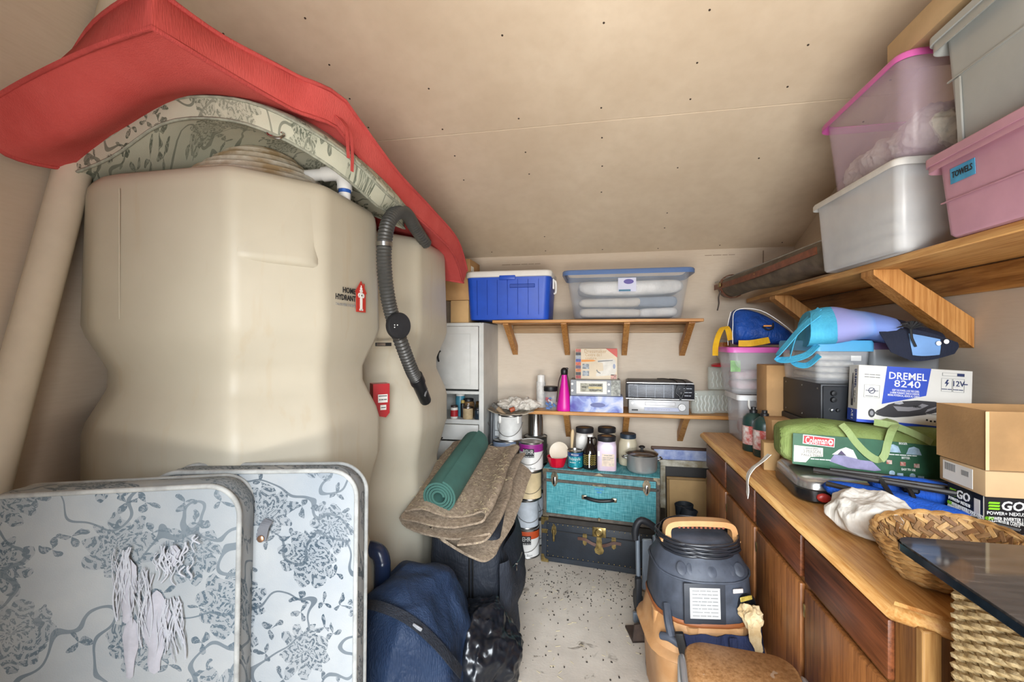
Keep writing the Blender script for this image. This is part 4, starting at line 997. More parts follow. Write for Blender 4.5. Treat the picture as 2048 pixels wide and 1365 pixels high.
for s in (-1, 1): MB().box((s * .062, -.056, .145), (.018, .012, .05), .004, 1, None, (0, 0, R(s * 40))).build('drip', white, bk)
# messy tray with rag, brush
tr = thing('roller_tray', 'crusted paint tray lying on the open white bucket', 'tray', (-.60, 3.07, .950), 0)
mb = MB(); G = spgrid([[(-.15, -.10, .03), (-.14, .02, .03), (-.12, .12, .035)], [(-.06, -.115, .0), (-.05, .0, -.002), (-.04, .12, .005)], [(.06, -.115, .0), (.05, .0, .0), (.05, .12, .01)], [(.17, -.09, .02), (.16, .02, .018), (.15, .12, .02)]], 5, 5)
mb.sheet(G, .005).jitter(.012, 14, 3).jitter(.006, 40, 2); mb.build('tray', mat('crust', 'b5aa98', .8, var=.4, vscale=22, col2='6d6252'), tr, 50)
rg_ = thing('paint_rag', 'crumpled white rag heaped in the crusted paint tray', 'rag', (-.555, 3.09, .972))
mb = MB().add([(p.x * .135, p.y * .07, .028 + p.z * .036) for p in vs], fs).crumple(.03, 13, 3).crumple(.012, 30, 6); mb.build('cloth', fabric('rag_white', 'd6d0c6', 'c0b8ab', .95), rg_, 70)
br = thing('paint_brush', 'old paint brush with grey crusted bristles on the paint tray', 'brush', (-.70, 3.0, 1.0), 0, None, (0, R(38), R(-8)))
MB().box((0, 0, 0), (.05, .035, .03), .008, 2).build('bristles', mat('crust_grey', '6b6862', .9, var=.3, vscale=60), br)
MB().tube(spline([(.02, 0, 0), (.05, 0, 0), (.09, 0, .002), (.16, 0, 0)], 4), [.016] * 5 + [.010] * 4 + [.009] * 4, 10).build('handle', mat('brush_wood', '9a8264', .7, var=.2), br)
rl = thing('tube_cap', 'rust red plastic cap lying on the paint tray', 'cap', (-.595, 2.985, .975), 20, None, (0, R(70), R(25)))
MB().lathe([(.016, 0), (.017, .004), (.015, .032), (.010, .036), (0, .036)], (0, 0, 0), 16).build('cap', mat('rust_red', 'a8502f', .5), rl, 40)
# folded grey panel beside the cabinet
fp = thing('folding_step', 'grey folded plastic step leaning beside the metal cabinet', 'step stool', (-.737, 3.02, 0), 0, None, (R(-3), 0, 0))
MB().box((0, .1, .5), (.03, .22, .92), .01, 2).build('panel', mat('step_grey', '9b9fa3', .5, var=.1), fp)
MB().tube(spline([(0, -.02, .0), (0, -.02, .88), (0, .0, .955), (0, .06, .985), (0, .2, .99)], 4), .014, 8).build('frame', mat('step_dark', '3b3d40', .5), fp)
MB().box((.0165, .08, .78), (.002, .07, .13), .001, 1).build('sticker', mat('step_sticker', '5a6068', .6, var=.3, vscale=60), fp)

# ================================================================ TRUNKS AND WHAT STANDS ON THEM
TA = math.degrees(math.atan2(-.071, .574))
dt, up_ = Vector((math.cos(R(TA)), math.sin(R(TA)), 0)), None
def metal_corner(mb, x, z, sx, sz, y, s=.055):
    # rounded clip on the front corner
    mb.poly([(x, z), (x + sx * s, z), (x + sx * s * .95, z + sz * s * .35), (x + sx * s * .5, z + sz * s * .5), (x + sx * s * .35, z + sz * s), (x, z + sz * s)], .004, M4((0, y - .004, 0)))
bt = thing('trunk', 'black studded steamer trunk on the floor under the teal trunk', 'trunk', (-.38, 2.964, 0), TA)
blk = mat('trunk_black', '20262e', .5, var=.2, vscale=10, bump=.15, bscale=80); dk = mat('trunk_edge', '262019', .6, var=.25, vscale=20)
MB().box((.385, .2, .148), (.77, .40, .29), .006, 2).build('body', blk, bt)
for z, hh in ((.022, .036), (.276, .036)): MB().box((.385, .199, z), (.776, .406, hh), .004, 1).build('edge_band', dk if z > .1 else blk, bt)
for x in (.018, .752): MB().box((x, .199, .148), (.036, .407, .29), .004, 1).build('edge_band', blk, bt)
MB().box((.385, -.003, .208), (.77, .006, .006), .001, 1).build('lid_seam', inkblack, bt)
for x, sx in ((.0, 1), (.77, -1)):
    for z, sz in ((.0, 1), (.292, -1)):
        mb = MB(); metal_corner(mb, x, z, sx, sz, -.004, .05); mb.build('corner_clip', brass, bt)
    MB().box((x + sx * .022, -.005, .20), (.04, .004, .028), .003, 1).build('edge_clip', brass, bt)
mb = MB()
stud = MB().lathe([(.0035, 0), (.0025, .0022), (0, .003)], (0, 0, 0), 6, M4((0, 0, 0), (R(90), 0, 0))).mesh('stud', brass, 40)
for z in (.046, .252):
    for k in range(22):
        o = bpy.data.objects.new('stud', stud); COL.objects.link(o); o.parent = bt; o.location = (.045 + k * .0325, -.003, z)
for x in (.042, .728):
    for k in range(5):
        o = bpy.data.objects.new('stud', stud); COL.objects.link(o); o.parent = bt; o.location = (x, -.004, .07 + k * .035)
MB().poly([(.085, .255), (.072, .235), (.068, .20), (.074, .185), (.085, .178), (.096, .185), (.102, .20), (.098, .235)], .004, M4((0, -.006, 0))).build('hasp_plate', brass, bt)
MB().tube([(.085, -.012, .22), (.085, -.014, .185), (.085, -.012, .145)], [.009, .008, .007], 10).build('hasp', brass, bt)
MB().box((.375, -.005, .236), (.085, .006, .062), .006, 2).build('lock_plate', brass, bt)
MB().lathe([(.026, 0), (.026, .006), (.019, .009), (.019, .004), (0, .004)], (0, 0, 0), 22, M4((.375, -.007, .236), (R(90), 0, 0))).build('lock_ring', brass, bt, 40)
MB().poly([(.36, .205), (.39, .205), (.394, .15), (.405, .125), (.398, .105), (.375, .096), (.352, .105), (.345, .125), (.356, .15)], .005, M4((0, -.008, 0))).build('lock_hasp', brass, bt)
MB().lathe([(.017, 0), (.017, .004), (0, .004)], (0, 0, 0), 16, M4((.375, -.008, .123), (R(90), 0, 0))).build('lock_disc', brass, bt, 40)
for s in (-1, 1):
    MB().poly([(.375 + s * .09 + a, b) for a, b in ((-.012, .215), (.012, .215), (.014, .19), (.012, .15), (.0, .14), (-.012, .15), (-.014, .19))], .004, M4((0, -.006, 0))).build('handle_plate', brass, bt)
    MB().ribbon(spline([(.375 + s * .135, -.006, .18), (.375 + s * .09, -.012, .183), (.375 + s * .05, -.014, .166), (.375 + s * .02, -.010, .155)], 4), .018, .004, (0, .2, 1)).build('handle_strap', mat('old_leather', '5a3624', .6, var=.2), bt, None)
tl = NT('teal_weave'); tl.set(.55, 0, .35); v = tl.coord((14, 14, 220)); v2 = tl.coord((220, 14, 14))
g1 = tl.noise(v, 1, 2); g2 = tl.noise(v2, 1, 2); f = tl.math('MULTIPLY', tl.math('ADD', g1, g2), .5)
c = tl.ramp(f, [(.34, lin('2a6a72')), (.5, lin('4b949b')), (.66, lin('7ab3b8'))]); wr = tl.ramp(tl.noise(tl.coord(), 5, 4), [(.35, (.62, .62, .62, 1)), (.65, (1, 1, 1, 1))])
mm = tl.n('ShaderNodeMix', data_type='RGBA', blend_type='MULTIPLY'); mm.inputs[0].default_value = .6; tl.l(c, mm.inputs[6]); tl.l(wr, mm.inputs[7]); tl.base(mm.outputs[2]); tl.bump(f, .2, .003)
nk = mat('nickel', 'b9aa90', .3, .85, var=.3, vscale=40)
ttk = thing('trunk', 'teal woven trunk with nickel latches on top of the black trunk', 'trunk', tuple(Vector((-.375, 2.972, .295)) + dt * .005), TA)
MB().box((.365, .2, .1575), (.73, .40, .315), .006, 2).build('body', tl.m, ttk)
edg = mat('trunk_trim', '5a5248', .6, var=.25, vscale=30)
for z, hh in ((.012, .024), (.298, .024), (.236, .022)): MB().box((.365, .2, z), (.736, .407, hh), .004, 1).build('edge_band', edg, ttk)
for x in (.012, .718): MB().box((x, .2, .155), (.024, .407, .31), .004, 1).build('edge_band', edg, ttk)
for x, sx in ((.0, 1), (.73, -1)):
    for z, sz in ((.0, 1), (.312, -1)):
        mb = MB(); metal_corner(mb, x, z, sx, sz, -.004, .04); mb.build('corner_clip', nk, ttk)
for x in (.078, .652):
    MB().poly([(x, .298), (x - .014, .29), (x - .024, .265), (x - .02, .225), (x - .008, .205), (x, .198), (x + .008, .205), (x + .02, .225), (x + .024, .265), (x + .014, .29)], .006, M4((0, -.01, 0))).build('latch', nk, ttk)
    MB().box((x, -.013, .238), (.018, .008, .05), .004, 2).build('latch_tongue', chrome, ttk)
MB().poly([(.365, .31), (.33, .294), (.40, .294)], .005, M4((0, -.008, 0))).build('centre_plate', nk, ttk)
MB().box((.365, -.006, .232), (.085, .006, .012), .002, 1).build('centre_plate', nk, ttk)
MB().box((.365, -.006, .018), (.018, .008, .022), .003, 1).build('centre_plate', nk, ttk)
MB().tube(spline([(.275, -.008, .15), (.30, -.022, .149), (.365, -.028, .143), (.43, -.022, .149), (.455, -.008, .15)], 5), .011, 10).build('handle', black, ttk)
for x in (.272, .458): MB().box((x, -.010, .151), (.034, .012, .028), .006, 2).build('handle_end', nk, ttk)
lettering(ttk, [('~~', .022, .365, -.002, .208, 0, 0, .055), ('~', .02, .365, -.002, .188, 0, 0, .03)], mat('marker_blue', '3b7fb0', .8, var=0))
# things on the teal trunk
ZT = .61
def tp(a, b, z=ZT): 
    p = Vector((-.375, 2.972, 0)) + dt * a + Vector((-dt.y, dt.x, 0)) * b; return (p.x, p.y, z)
rp = thing('plant_pot', 'scalloped red glazed pot on the teal trunk', 'pot', tp(.085, .06))
rings = []
for z, r in ((0, .044), (.004, .046), (.03, .054), (.06, .063), (.066, .066), (.066, .062), (.01, .045)):
    rings.append([(r * (1 + .05 * abs(math.sin(5 * 2 * PI * j / 40))) * math.cos(2 * PI * j / 40), r * (1 + .05 * abs(math.sin(5 * 2 * PI * j / 40))) * math.sin(2 * PI * j / 40), z) for j in range(40)])
MB().loft(rings).build('pot', mat('red_glaze', 'c4122e', .18, var=.1, vscale=20), rp, 60)
wb = thing('bowl', 'cream dish tipped on edge inside the red pot', 'bowl', tp(.095, .06, ZT + .062), 0, None, (R(64), 0, R(-6)))
MB().lathe([(.03, -.03), (.05, -.022), (.062, -.004), (.064, .004), (.060, .004), (.055, .0), (.0, -.004)], (0, .035, 0), 32).build('dish', mat('cream', 'd8cbb6', .5, var=.06), wb, 40)
pb = thing('paint_brush', 'paint brush with wooden handle standing behind the teal can', 'brush', tp(.165, .13), 0, None, (R(4), R(3), 0))
MB().tube(spline([(0, 0, .085), (0, 0, .11), (0, 0, .14), (0, 0, .19), (0, 0, .225), (0, 0, .24)], 3), [.016] * 2 + [.012, .009, .0085, .008, .009, .010, .011, .012, .0125, .012, .011, .009, .007, .004], 12).build('handle', mat('brush_pale', 'd9bf94', .5, var=.06), pb)
MB().box((0, 0, .075), (.05, .02, .03), .004, 1).build('ferrule', steel, pb); MB().box((0, 0, .03), (.05, .018, .06), .004, 1).build('bristles', mat('bristle', '4a3d33', .9, var=.2), pb)
pcn = thing('quart_can', 'teal quart can of varnish on the teal trunk', 'can', tp(.205, .065))
tealc = mat('can_teal', '1f8a96', .3, .2, var=.1)
MB().lathe([(.05, 0), (.051, .004), (.049, .008), (.049, .108), (.051, .112), (.051, .116), (.046, .116), (.046, .11), (.0, .11)], (0, 0, 0), 30).build('body', steel, pcn, 40)
MB().lathe([(.0495, .010), (.0495, .106)], (0, 0, 0), 30, None, False).build('label', tealc, pcn, 50)
MB().lathe([(.0498, .082), (.0498, .104)], (0, 0, 0), 30, None, False).build('label_band', mat('band_navy', '2a4a8c', .4, var=.3, vscale=30), pcn, 50)
def wrap_text(t, parent, r, z, size, w, m, bold=.01):
    mb = MB(); text_into(mb, t, size, M4(), bold, w, 'CENTER')
    mb.v = [((r) * math.cos(R(-90) + x / r), (r) * math.sin(R(-90) + x / r), zz + z) for x, y, zz in mb.v]; return mb.build('lettering', m, parent, None)
wrap_text('Minwax', pcn, .0505, .094, .018, .05, inkwhite); wrap_text('Polycrylic', pcn, .0505, .066, .027, .082, inkwhite, .012); wrap_text('~~~', pcn, .0505, .043, .012, .07, inkwhite, 0); wrap_text('~~', pcn, .0505, .02, .01, .06, inkblack, 0)
jg = thing('jug_bottle', 'dark brown glass growler with wavy yellow print on the teal trunk', 'bottle', tp(.30, .075))
MB().lathe([(.042, 0), (.046, .005), (.046, .095), (.043, .115), (.03, .145), (.02, .165), (.017, .19), (.017, .208)], (0, 0, 0), 28).build('body', mat('dark_glass', '1c1512', .12, var=.05), jg, 60)
MB().lathe([(.018, .207), (.019, .209), (.019, .222), (.0, .223)], (0, 0, 0), 20).build('cap', white, jg, 40)
MB().tube(spline([(.016, 0, .195), (.034, 0, .20), (.042, 0, .18), (.036, 0, .155), (.03, 0, .148)], 4), .005, 8).build('handle', mat('dark_glass', '1c1512', .12), jg)
mb = MB()
for i in range(6):
    mb.tube([(.0468 * math.cos(R(-90) + a * .12), .0468 * math.sin(R(-90) + a * .12), .035 + i * .0115 + .003 * math.sin(a * 2.1)) for a in [q * .5 - 8 for q in range(33)]], .0008, 4)
mb.build('wave_print', inkyellow, jg, None)
MB().box((-.003, -.0468, .06), (.006, .002, .09)).build('measure_strip', inkwhite, jg, None)
def squarejar(label, loc, rz, m, lid, tall, w=.105, lab=False):
    t = thing('plastic_jar', label, 'jar', loc, rz, 'jars on the teal trunk')
    MB().loft([rrect(w * .95, w * .95, .02, 0), rrect(w, w, .024, .006), rrect(w, w, .024, tall * .72), rrect(w * .93, w * .93, .04, tall * .82), rrect(w * .88, w * .88, .046, tall * .86)]).build('body', m, t, 50)
    r = w * .47
    MB().lathe([(r, tall * .85), (r * 1.04, tall * .87), (r * 1.04, tall * .985), (r * .98, tall), (r * .62, tall), (r * .60, tall - .002), (0, tall - .002)], (0, 0, 0), 28).build('lid', lid, t, 40)
    if not lab: MB().lathe([(r * .6, tall - .002), (r * .3, tall + .0005), (0, tall + .0005)], (0, 0, 0), 24).build('lid_disc', mat('lid_tan', 'a5783f', .7, var=.3, vscale=30), t)
    return t
blid = mat('jar_lid', '26262a', .45, var=.2, vscale=30)
j1 = squarejar('white filled jar with black lid behind the varnish can', tp(.24, .24), 4, mat('white_fill', 'd6d2ca', .35, var=.08), blid, .235, .125)
j2 = squarejar('cream filled jar with black lid at the back between two jars', tp(.385, .29), 0, mat('cream_fill', 'cbbfa6', .35, var=.1), blid, .235, .125)
j3 = squarejar('pink filled jar with paper label on the teal trunk front', tp(.405, .10), 0, mat('pink_fill', 'd3b4bd', .35, var=.12, vscale=8, col2='c7bccd'), blid, .215, .122)
MB().box((.008, -.0622, .07), (.078, .001, .078)).build('label', mat('jar_label', 'ddc8b4', .6, var=.12, vscale=40), j3, None)
lettering(j3, [('~~', .010, .008, -.063, .10, 0, 0, .05), ('~~~', .008, .008, -.063, .085, 0, 0, .065), ('~~', .008, .0, -.063, .073, 0, 0, .045), ('|||| |||', .014, .028, -.063, .046, 0, 0, .03)], inkgrey)
MB().box((-.05, -.0622, .11), (.012, .001, .03)).build('painted_glare', inkwhite, j3, None)  # glare on the jar, put in as a flat white patch
j4 = thing('glass_jar', 'round cream jar with blue metal lid behind the steel pot', 'jar', tp(.53, .25), 0, 'jars on the teal trunk')
MB().lathe([(.055, 0), (.062, .008), (.064, .1), (.060, .15), (.052, .17), (.048, .18)], (0, 0, 0), 30).build('body', mat('cream_jar', 'd3c8ac', .3, var=.12), j4, 60)
MB().lathe([(.05, .178), (.053, .18), (.053, .205), (.049, .209), (.0, .208)], (0, 0, 0), 30).build('lid', mat('lid_blue', '3a4856', .4, .3, var=.3, vscale=30), j4, 40)
sp_ = thing('stock_pot', 'steel cooking pot with lid at the right end of the teal trunk', 'pot', tp(.625, .115))
MB().lathe([(.078, 0), (.088, .006), (.093, .02), (.095, .105), (.099, .110), (.094, .112)], (0, 0, 0), 40).build('pot', mat('pot_steel', 'c4c2be', .3, .65, var=.1), sp_, 50)
MB().lathe([(.099, .110), (.100, .116), (.085, .128), (.03, .136), (0, .137)], (0, 0, 0), 40).build('lid', steel, sp_, 50)
MB().lathe([(.008, .136), (.008, .146), (.019, .150), (.020, .157), (.012, .162), (0, .162)], (0, 0, 0), 20).build('knob', black, sp_, 50)
for s in (-1, 1): MB().tube(spline([(s * .095, -.025, .085), (s * .118, -.02, .088), (s * .118, .02, .088), (s * .095, .025, .085)], 4), .005, 8).build('handle', steel, sp_)

# ---------------------------------------------------------------- frames leaning at the back right
def frame(label, loc, rot, w, h, bar, m, inner, t=.02):
    o = thing('picture_frame', label, 'picture frame', loc, 0, 'frames leaning on the back wall', rot)
    for c, s in (((0, 0, h - bar / 2), (w, t, bar)), ((0, 0, bar / 2), (w, t, bar)), ((-w / 2 + bar / 2, 0, h / 2), (bar, t, h - 2 * bar)), ((w / 2 - bar / 2, 0, h / 2), (bar, t, h - 2 * bar))): MB().box(c, s, .003, 1).build('frame_bar', m, o)
    MB().box((0, .004, h / 2), (w - 2 * bar + .004, .006, h - 2 * bar + .004)).build('picture', inner, o)
    return o
frame('dark wood frame with blue picture behind the others', (.62, 3.385, 0), (R(-4), 0, 0), .52, .68, .02, mat('frame_brown', '5b3a24', .5, var=.2), mat('blue_picture', '5a72b8', .6, var=.3, vscale=8, col2='c0c8e0'))
frame('chipped white frame leaning on the back wall', (.655, 3.325, 0), (R(-5), 0, 0), .50, .60, .045, mat('chipped_white', 'cdc8b8', .6, var=.35, vscale=12, col2='8c8064'), mat('dark_picture', '2a2622', .6))
frame('tan paper backed frame in front of the white frame', (.68, 3.27, 0), (R(-5), 0, 0), .46, .50, .018, mat('frame_tan', 'a58250', .6, var=.2), mat('kraft_back', 'c39f6c', .8, var=.08, vscale=5))
# black boots / rolled rubber by the trunk
for x, y, z0, r, rx, ry, lab in ((.455, 2.99, 0, .05, -6, 14, 'black rubber boot shaft leaning beside the trunks'), (.545, 3.07, 0, .055, 0, -3, 'black rubber boot shaft standing before the tan frame')):
    b_ = thing('rubber_boot', lab, 'boot', (x, y, z0), 0, 'rubber boots', (R(rx), R(ry), 0))
    MB().lathe([(r * .8, .05), (r * .9, .2), (r, .38), (r * 1.05, .395), (r * .95, .398), (r * .85, .34), (0, .33)], (0, 0, 0), 24).build('shaft', mat('boot_rubber', '2d3238', .55, var=.15), b_, 50)
    MB().loft([rrect(.10, .26, .045, .0, 5, 0, -.06), rrect(.105, .265, .05, .03, 5, 0, -.06), rrect(.09, .2, .044, .09, 5, 0, -.03), rrect(.085, .085, .04, .15, 5, 0, 0)]).build('foot', mat('boot_rubber', '2d3238', .55), b_, 60)

# thin cord hanging on the back wall near the right corner
mb = MB(); mb.tube([(1.113, YB - .006, 2.07), (1.111, YB - .006, 1.95), (1.115, YB - .005, 1.82)], .003, 6)
mb.build('cord', mat('cord_tan', '8c7660', .7, var=.1), bpy.data.objects['wall_back'])

# ================================================================ RIGHT: counter cabinets
# four base units, one worktop
CX, CT = .625, .90
units = [(2.85, 2.415, 'farthest'), (2.415, 1.98, 'second farthest'), (1.98, 1.545, 'third farthest'), (1.545, 1.05, 'nearest')]
labs = ['farthest dark walnut base cabinet below the latch bin', 'walnut base cabinet behind the wet vacuum, second from the far end',
        'walnut base cabinet under the green tent bag, second from the near end', 'nearest walnut base cabinet with open end panel by the woven table']
for i, (ya, yb, _) in enumerate(units):
    t = thing('base_cabinet', labs[i], 'cabinet', (CX, (ya + yb) / 2, 0), 0, 'walnut base cabinets')
    L = ya - yb; dpt = XR - CX - .01
    MB().box((dpt / 2 + .012, 0, .475), (dpt - .024, L - .002, .79)).build('body', wood('carcass', '6e4526', '4a2c16', 'Z'), t, None)
    MB().box((dpt / 2 + .04, 0, .04), (dpt - .1, L - .002, .08)).build('plinth', mat('plinth_dark', '2a1d14', .7), t, None)
    # face frame
    for c, s in (((.009, L / 2 - .012, .475), (.018, .024, .79)), ((.009, -L / 2 + .012, .475), (.018, .024, .79)), ((.009, 0, .852), (.018, L - .05, .036)), ((.009, 0, .70), (.018, L - .05, .03)), ((.009, 0, .095), (.018, L - .05, .03))):
        MB().box(c, s, .001, 1).build('frame_bar', framew, t)
    end = .055 if i == 3 else 0
    dL = L - .028 - end
    MB().box((-.008, end / 2, .772), (.018, dL, .132), .006, 2).build('drawer', walnutY, t)
    d_ = MB().box((-.008, end / 2, .395), (.018, dL, .585), .006, 2).build('door', walnutZ, t)
    MB().box((-.012, dL / 2 + end / 2 - .004, .62), (.014, .012, .04), .002, 1).build('hinge', brass, d_)
    if i == 3:
        MB().box((.006, -L / 2 + .034, .475), (.02, .066, .79), .001, 1).build('frame_bar', framew, t)
        MB().box((dpt / 2, -L / 2 - .006, .475), (dpt - .005, .012, .79), .002, 1).build('end_panel', wood('end_panel', '8c6340', '5e3f26', 'Z'), t)
        MB().box((.012, -L / 2 - .010, .475), (.034, .022, .79), .003, 1).build('corner_post', wood('post_pale', 'b98f57', '8a5f30', 'Z'), t)
wt = thing('worktop', 'oak worktop running along the right wall over the base cabinets', 'worktop', (0, 0, 0))
out = [(.595, 2.875), (XR - .004, 2.875), (XR - .004, 1.02), (.68, 1.02), (.595, 1.075)]
def offs(k):
    return [(x + (k if i in (0, 4) else 0) , y - (k if i in (0, 1) else -k)) for i, (x, y) in enumerate(out)]
MB().loft([[(x, y, .858) for x, y in offs(.004)], [(x, y, .864) for x, y in offs(0)], [(x, y, .892) for x, y in offs(0)], [(x, y, .899) for x, y in offs(.005)], [(x, y, CT) for x, y in offs(.012)]]).build('top', oakY, wt, 30)
MB().tube([(.597, 2.87, .877), (.597, 1.077, .877), (.681, 1.022, .877), (1.3, 1.022, .877)], .017, 10).build('nosing', wood('nosing', 'd8ae70', 'b0793c', 'Y'), wt, 60)

# ---- upper right shelf
rs_ = thing('wall_shelf', 'long wooden shelf on diagonal braces along the right wall', 'shelf', (0, 0, 0), 0, 'shelves')
MB().box((1.148, 1.85, 1.718), (.316, 3.1, .026), .003, 1).build('board', pineY, rs_)
MB().box((XR - .012, 1.85, 1.655), (.02, 3.1, .09), .003, 1).build('ledger', wood('ledger_right', 'b07f45', '7e5124', 'Y'), rs_)
for y in (1.95, 2.92, .98):
    w = .042
    MB().loft([[(.992, y - w, 1.704), (.992, y + w, 1.704), (1.075, y + w, 1.704), (1.075, y - w, 1.704)],
               [(.992, y - w, 1.685), (.992, y + w, 1.685), (1.09, y + w, 1.69), (1.09, y - w, 1.69)],
               [(XR - .003, y - w, 1.415), (XR - .003, y + w, 1.415), (XR - .002, y + w, 1.52), (XR - .002, y - w, 1.52)]]).build('brace', pineZ, rs_, 30)

# ---- shelf load
frosc = clear('frosted_clear', 'e6e8ea', .46, .3)
frosp = clear('frosted_pink', 'd9c3d8', .24, .25)
pinklid = mat('pink_lid', 'd665b5', .4, var=.05)
tub('clear plastic tub with white rim at the far end of the right shelf', (1.115, 1.945, 1.732), (.37, .53, .295), frosc, mat('white_rim', 'e2e2e0', .4), None, 2, .92, .03, 'storage tubs', rimh=.022, rimw=.014)
folded('pale knitted blanket seen through the white-rimmed tub', (1.10, 1.95, 1.745), (.29, .42, .17), fabric('knit_pale', 'cdc8bd', 'b9b2a4', .95, 300), 'knitted_blanket', 'blanket', 3, 0, 4)
tub('clear tub with pink rim full of white towels on the white-rimmed tub', (1.12, 1.90, 2.033), (.37, .53, .315), frosp, pinklid, None, 0, .88, .05, 'storage tubs', rimh=.022, rimw=.016)
wtw = fabric('white_towel', 'dcdad2', 'c5c2ba', .95, 300, .06, 9, .5)
for i, (x, y, z, r, rot, lab) in enumerate(((1.085, 1.76, 2.125, .085, 0, 'rolled white towel nearest the door end of the pink-rimmed tub'), (1.10, 1.93, 2.115, .08, 70, 'white towel bundle in the middle of the pink-rimmed tub'), (1.075, 2.05, 2.115, .07, 20, 'white towel bundle at the far end of the pink-rimmed tub'))):
    t = thing('towel', lab, 'towel', (x, y, z), rot, 'towels in the pink-rimmed tub')
    mb = MB().add([(p.x * r * 1.1, p.y * r * 1.5, p.z * r) for p in vs], fs).crumple(.018, 12, i + 2).crumple(.006, 30, i); mb.build('cloth', wtw, t, 80)
pk = mat('pink_tub', 'cf9cae', .5, var=.08, vscale=4)
pt = tub('opaque pink tub with blue TOWELS tape on the right shelf', (1.135, 1.235, 1.732), (.36, .60, .225), pk, pk, pk, 0, .93, .03, 'storage tubs', rimh=.028, rimw=.018, lidh=.02)
MB().box((-.1782, .20, .165), (.001, .085, .042), 0, 1, None, (0, R(-2.5), 0)).build('tape_label', mat('blue_tape', '4aa3cf', .6, var=.12, vscale=40), pt, None)
lettering(pt, [('TOWELS', .024, -.1795, .20, .166, -90, .004, .07)], inkblack)
MB().box((-.177, 0, .10), (.004, .56, .004), .001, 1).build('body_rib', pk, pt)
gt = mat('grey_tub', 'b4b8b6', .5, var=.06, vscale=4)
gtb = tub('big grey tub on top of the pink tub', (1.14, 1.235, 1.977), (.34, .59, .335), gt, gt, gt, 0, .92, .03, 'storage tubs', rimh=.035, rimw=.022)
MB().box((-.166, .0, .20), (.005, .56, .005), .001, 1, None, (0, R(-2.5), 0)).build('body_rib', gt, gtb)
for y in (.24, -.02): MB().box((-.163, y, .10), (.006, .022, .19), .003, 1, None, (0, R(-2.5), 0)).build('body_rib', gt, gtb)
fbx = carton('flat tan cardboard box on top of the pink-rimmed and grey tubs', (1.135, 1.47, 2.362), (.35, .60, .085), 0, mat('card_pale', 'c9ad85', .85, var=.08))
# leather case
gc = thing('gun_case', 'long brown leather gun case lying over the far end of the right shelf', 'case', (0, 0, 0))
lth = mat('olive_leather', '6c5e4d', .5, var=.25, vscale=14, bump=.3, bscale=40); brn = mat('brown_strap', '7d4830', .4, var=.2, vscale=30)
P0, P1 = Vector((.835, 3.36, 1.80)), Vector((1.06, 2.26, 1.835)); d_ = (P1 - P0)
rings = []
axs = d_.normalized(); sd = axs.cross(Vector((0, 0, 1))).normalized(); uu = sd.cross(axs)
for k in range(13):
    u = k / 12; c = P0 + d_ * u; ra, rb = .066 + .03 * u + .008 * math.sin(u * 9), .064 + .02 * u + .006 * math.sin(u * 12 + 1)
    rings.append([c + sd * ra * math.cos(2 * PI * j / 20) + uu * rb * math.sin(2 * PI * j / 20) for j in range(20)])
MB().loft(rings).jitter(.012, 10, 3).build('case', lth, gc, 60, 1)
sdl = -sd if sd.x > 0 else sd
def on_case(u, a, k=1.0):
    c = P0 + d_ * u; ra, rb = (.066 + .03 * u) * k, (.064 + .02 * u) * k
    return c + sdl * ra * math.cos(a) + uu * rb * math.sin(a)
MB().ribbon(spline([on_case(u, .05 - .1 * math.sin(u * 4), 1.14) for u in (.02, .2, .4, .6, .8, .98)], 4), .034, .005, [tuple(uu)] * 21).build('strap', brn, gc, None)
MB().ribbon(spline([on_case(u, .62, 1.13) for u in (.0, .3, .6, 1)], 4), .006, .004, [tuple(uu)] * 13).build('zip_line', steel, gc, None)
mb = MB(); mb.ribbon([on_case(.10, a, 1.16) for a in [2 * PI * q / 20 for q in range(21)]], .03, .004, [tuple(axs)] * 21); mb.build('belt', brn, gc, None)
e = on_case(.10, -.4, 1.2); MB().ribbon(spline([e, e + Vector((-.012, 0, -.04)), e + Vector((-.012, -.005, -.085)), e + Vector((-.02, 0, -.13))], 4), .022, .004, (0, 1, 0)).build('belt_tail', mat('dark_strap', '3b2a22', .5), gc, None)
MB().box(on_case(.10, .1, 1.22), (.012, .04, .03), .004, 1).build('buckle', brass, gc)
for u in (.14, .17, .5): MB().lathe([(.005, 0), (.004, .003), (0, .004)], tuple(on_case(u, 0, 1.17)), 8, None).build('rivet', brass, gc)

# ---- counter load, far to near
lb = tub('clear latch bin with white side grips at the far end of the worktop', (.865, 2.745, CT), (.28, .25, .235), fros, None, mat('white_frost', 'dcdddc', .4), 0, .93, .02, 'counter bins', rimw=.008, lidh=.02)
for x in (-.07, .10): MB().tube(spline([(x - .02, -.128, .235), (x - .022, -.142, .19), (x, -.146, .175), (x + .022, -.142, .19), (x + .02, -.128, .235)], 4), .006, 8).build('latch', white, lb)
mb = MB()
for k in range(4):
    for a in (1, -1): mb.tube([(.02 + k * .02, -.128, .06 + .0), (.02 + k * .02 + a * .03, -.130, .13)], .002, 5)
mb.build('lattice_rib', white, lb, None)
folded('reddish cloth at the bottom of the latch bin', (.865, 2.745, CT + .014), (.2, .17, .09), fabric('rose_cloth', 'c09a98', 'a97878', .9), 'folded_cloth', 'cloth', 1, 0, 5)
pb_ = tub('clear bin with pink lid on the latch bin', (.83, 2.75, CT + .255), (.30, .27, .235), fros, None, pinklid, 0, .86, .04, 'counter bins', rimw=.008, lidh=.02)
MB().box((-.12, -.126, .15), (.05, .001, .06), 0, 1, None, (R(-4), 0, 0)).build('label', mat('green_label', '8fbf7d', .5, var=.2, vscale=30), pb_, None)
folded('white and pink cloth inside the pink-lidded bin', (.83, 2.75, CT + .272), (.21, .18, .11), fabric('pinkwhite', 'd9cdcb', 'c795a0', .9, 300, .1, 14), 'folded_cloth', 'cloth', 2, 0, 8, None, .02)
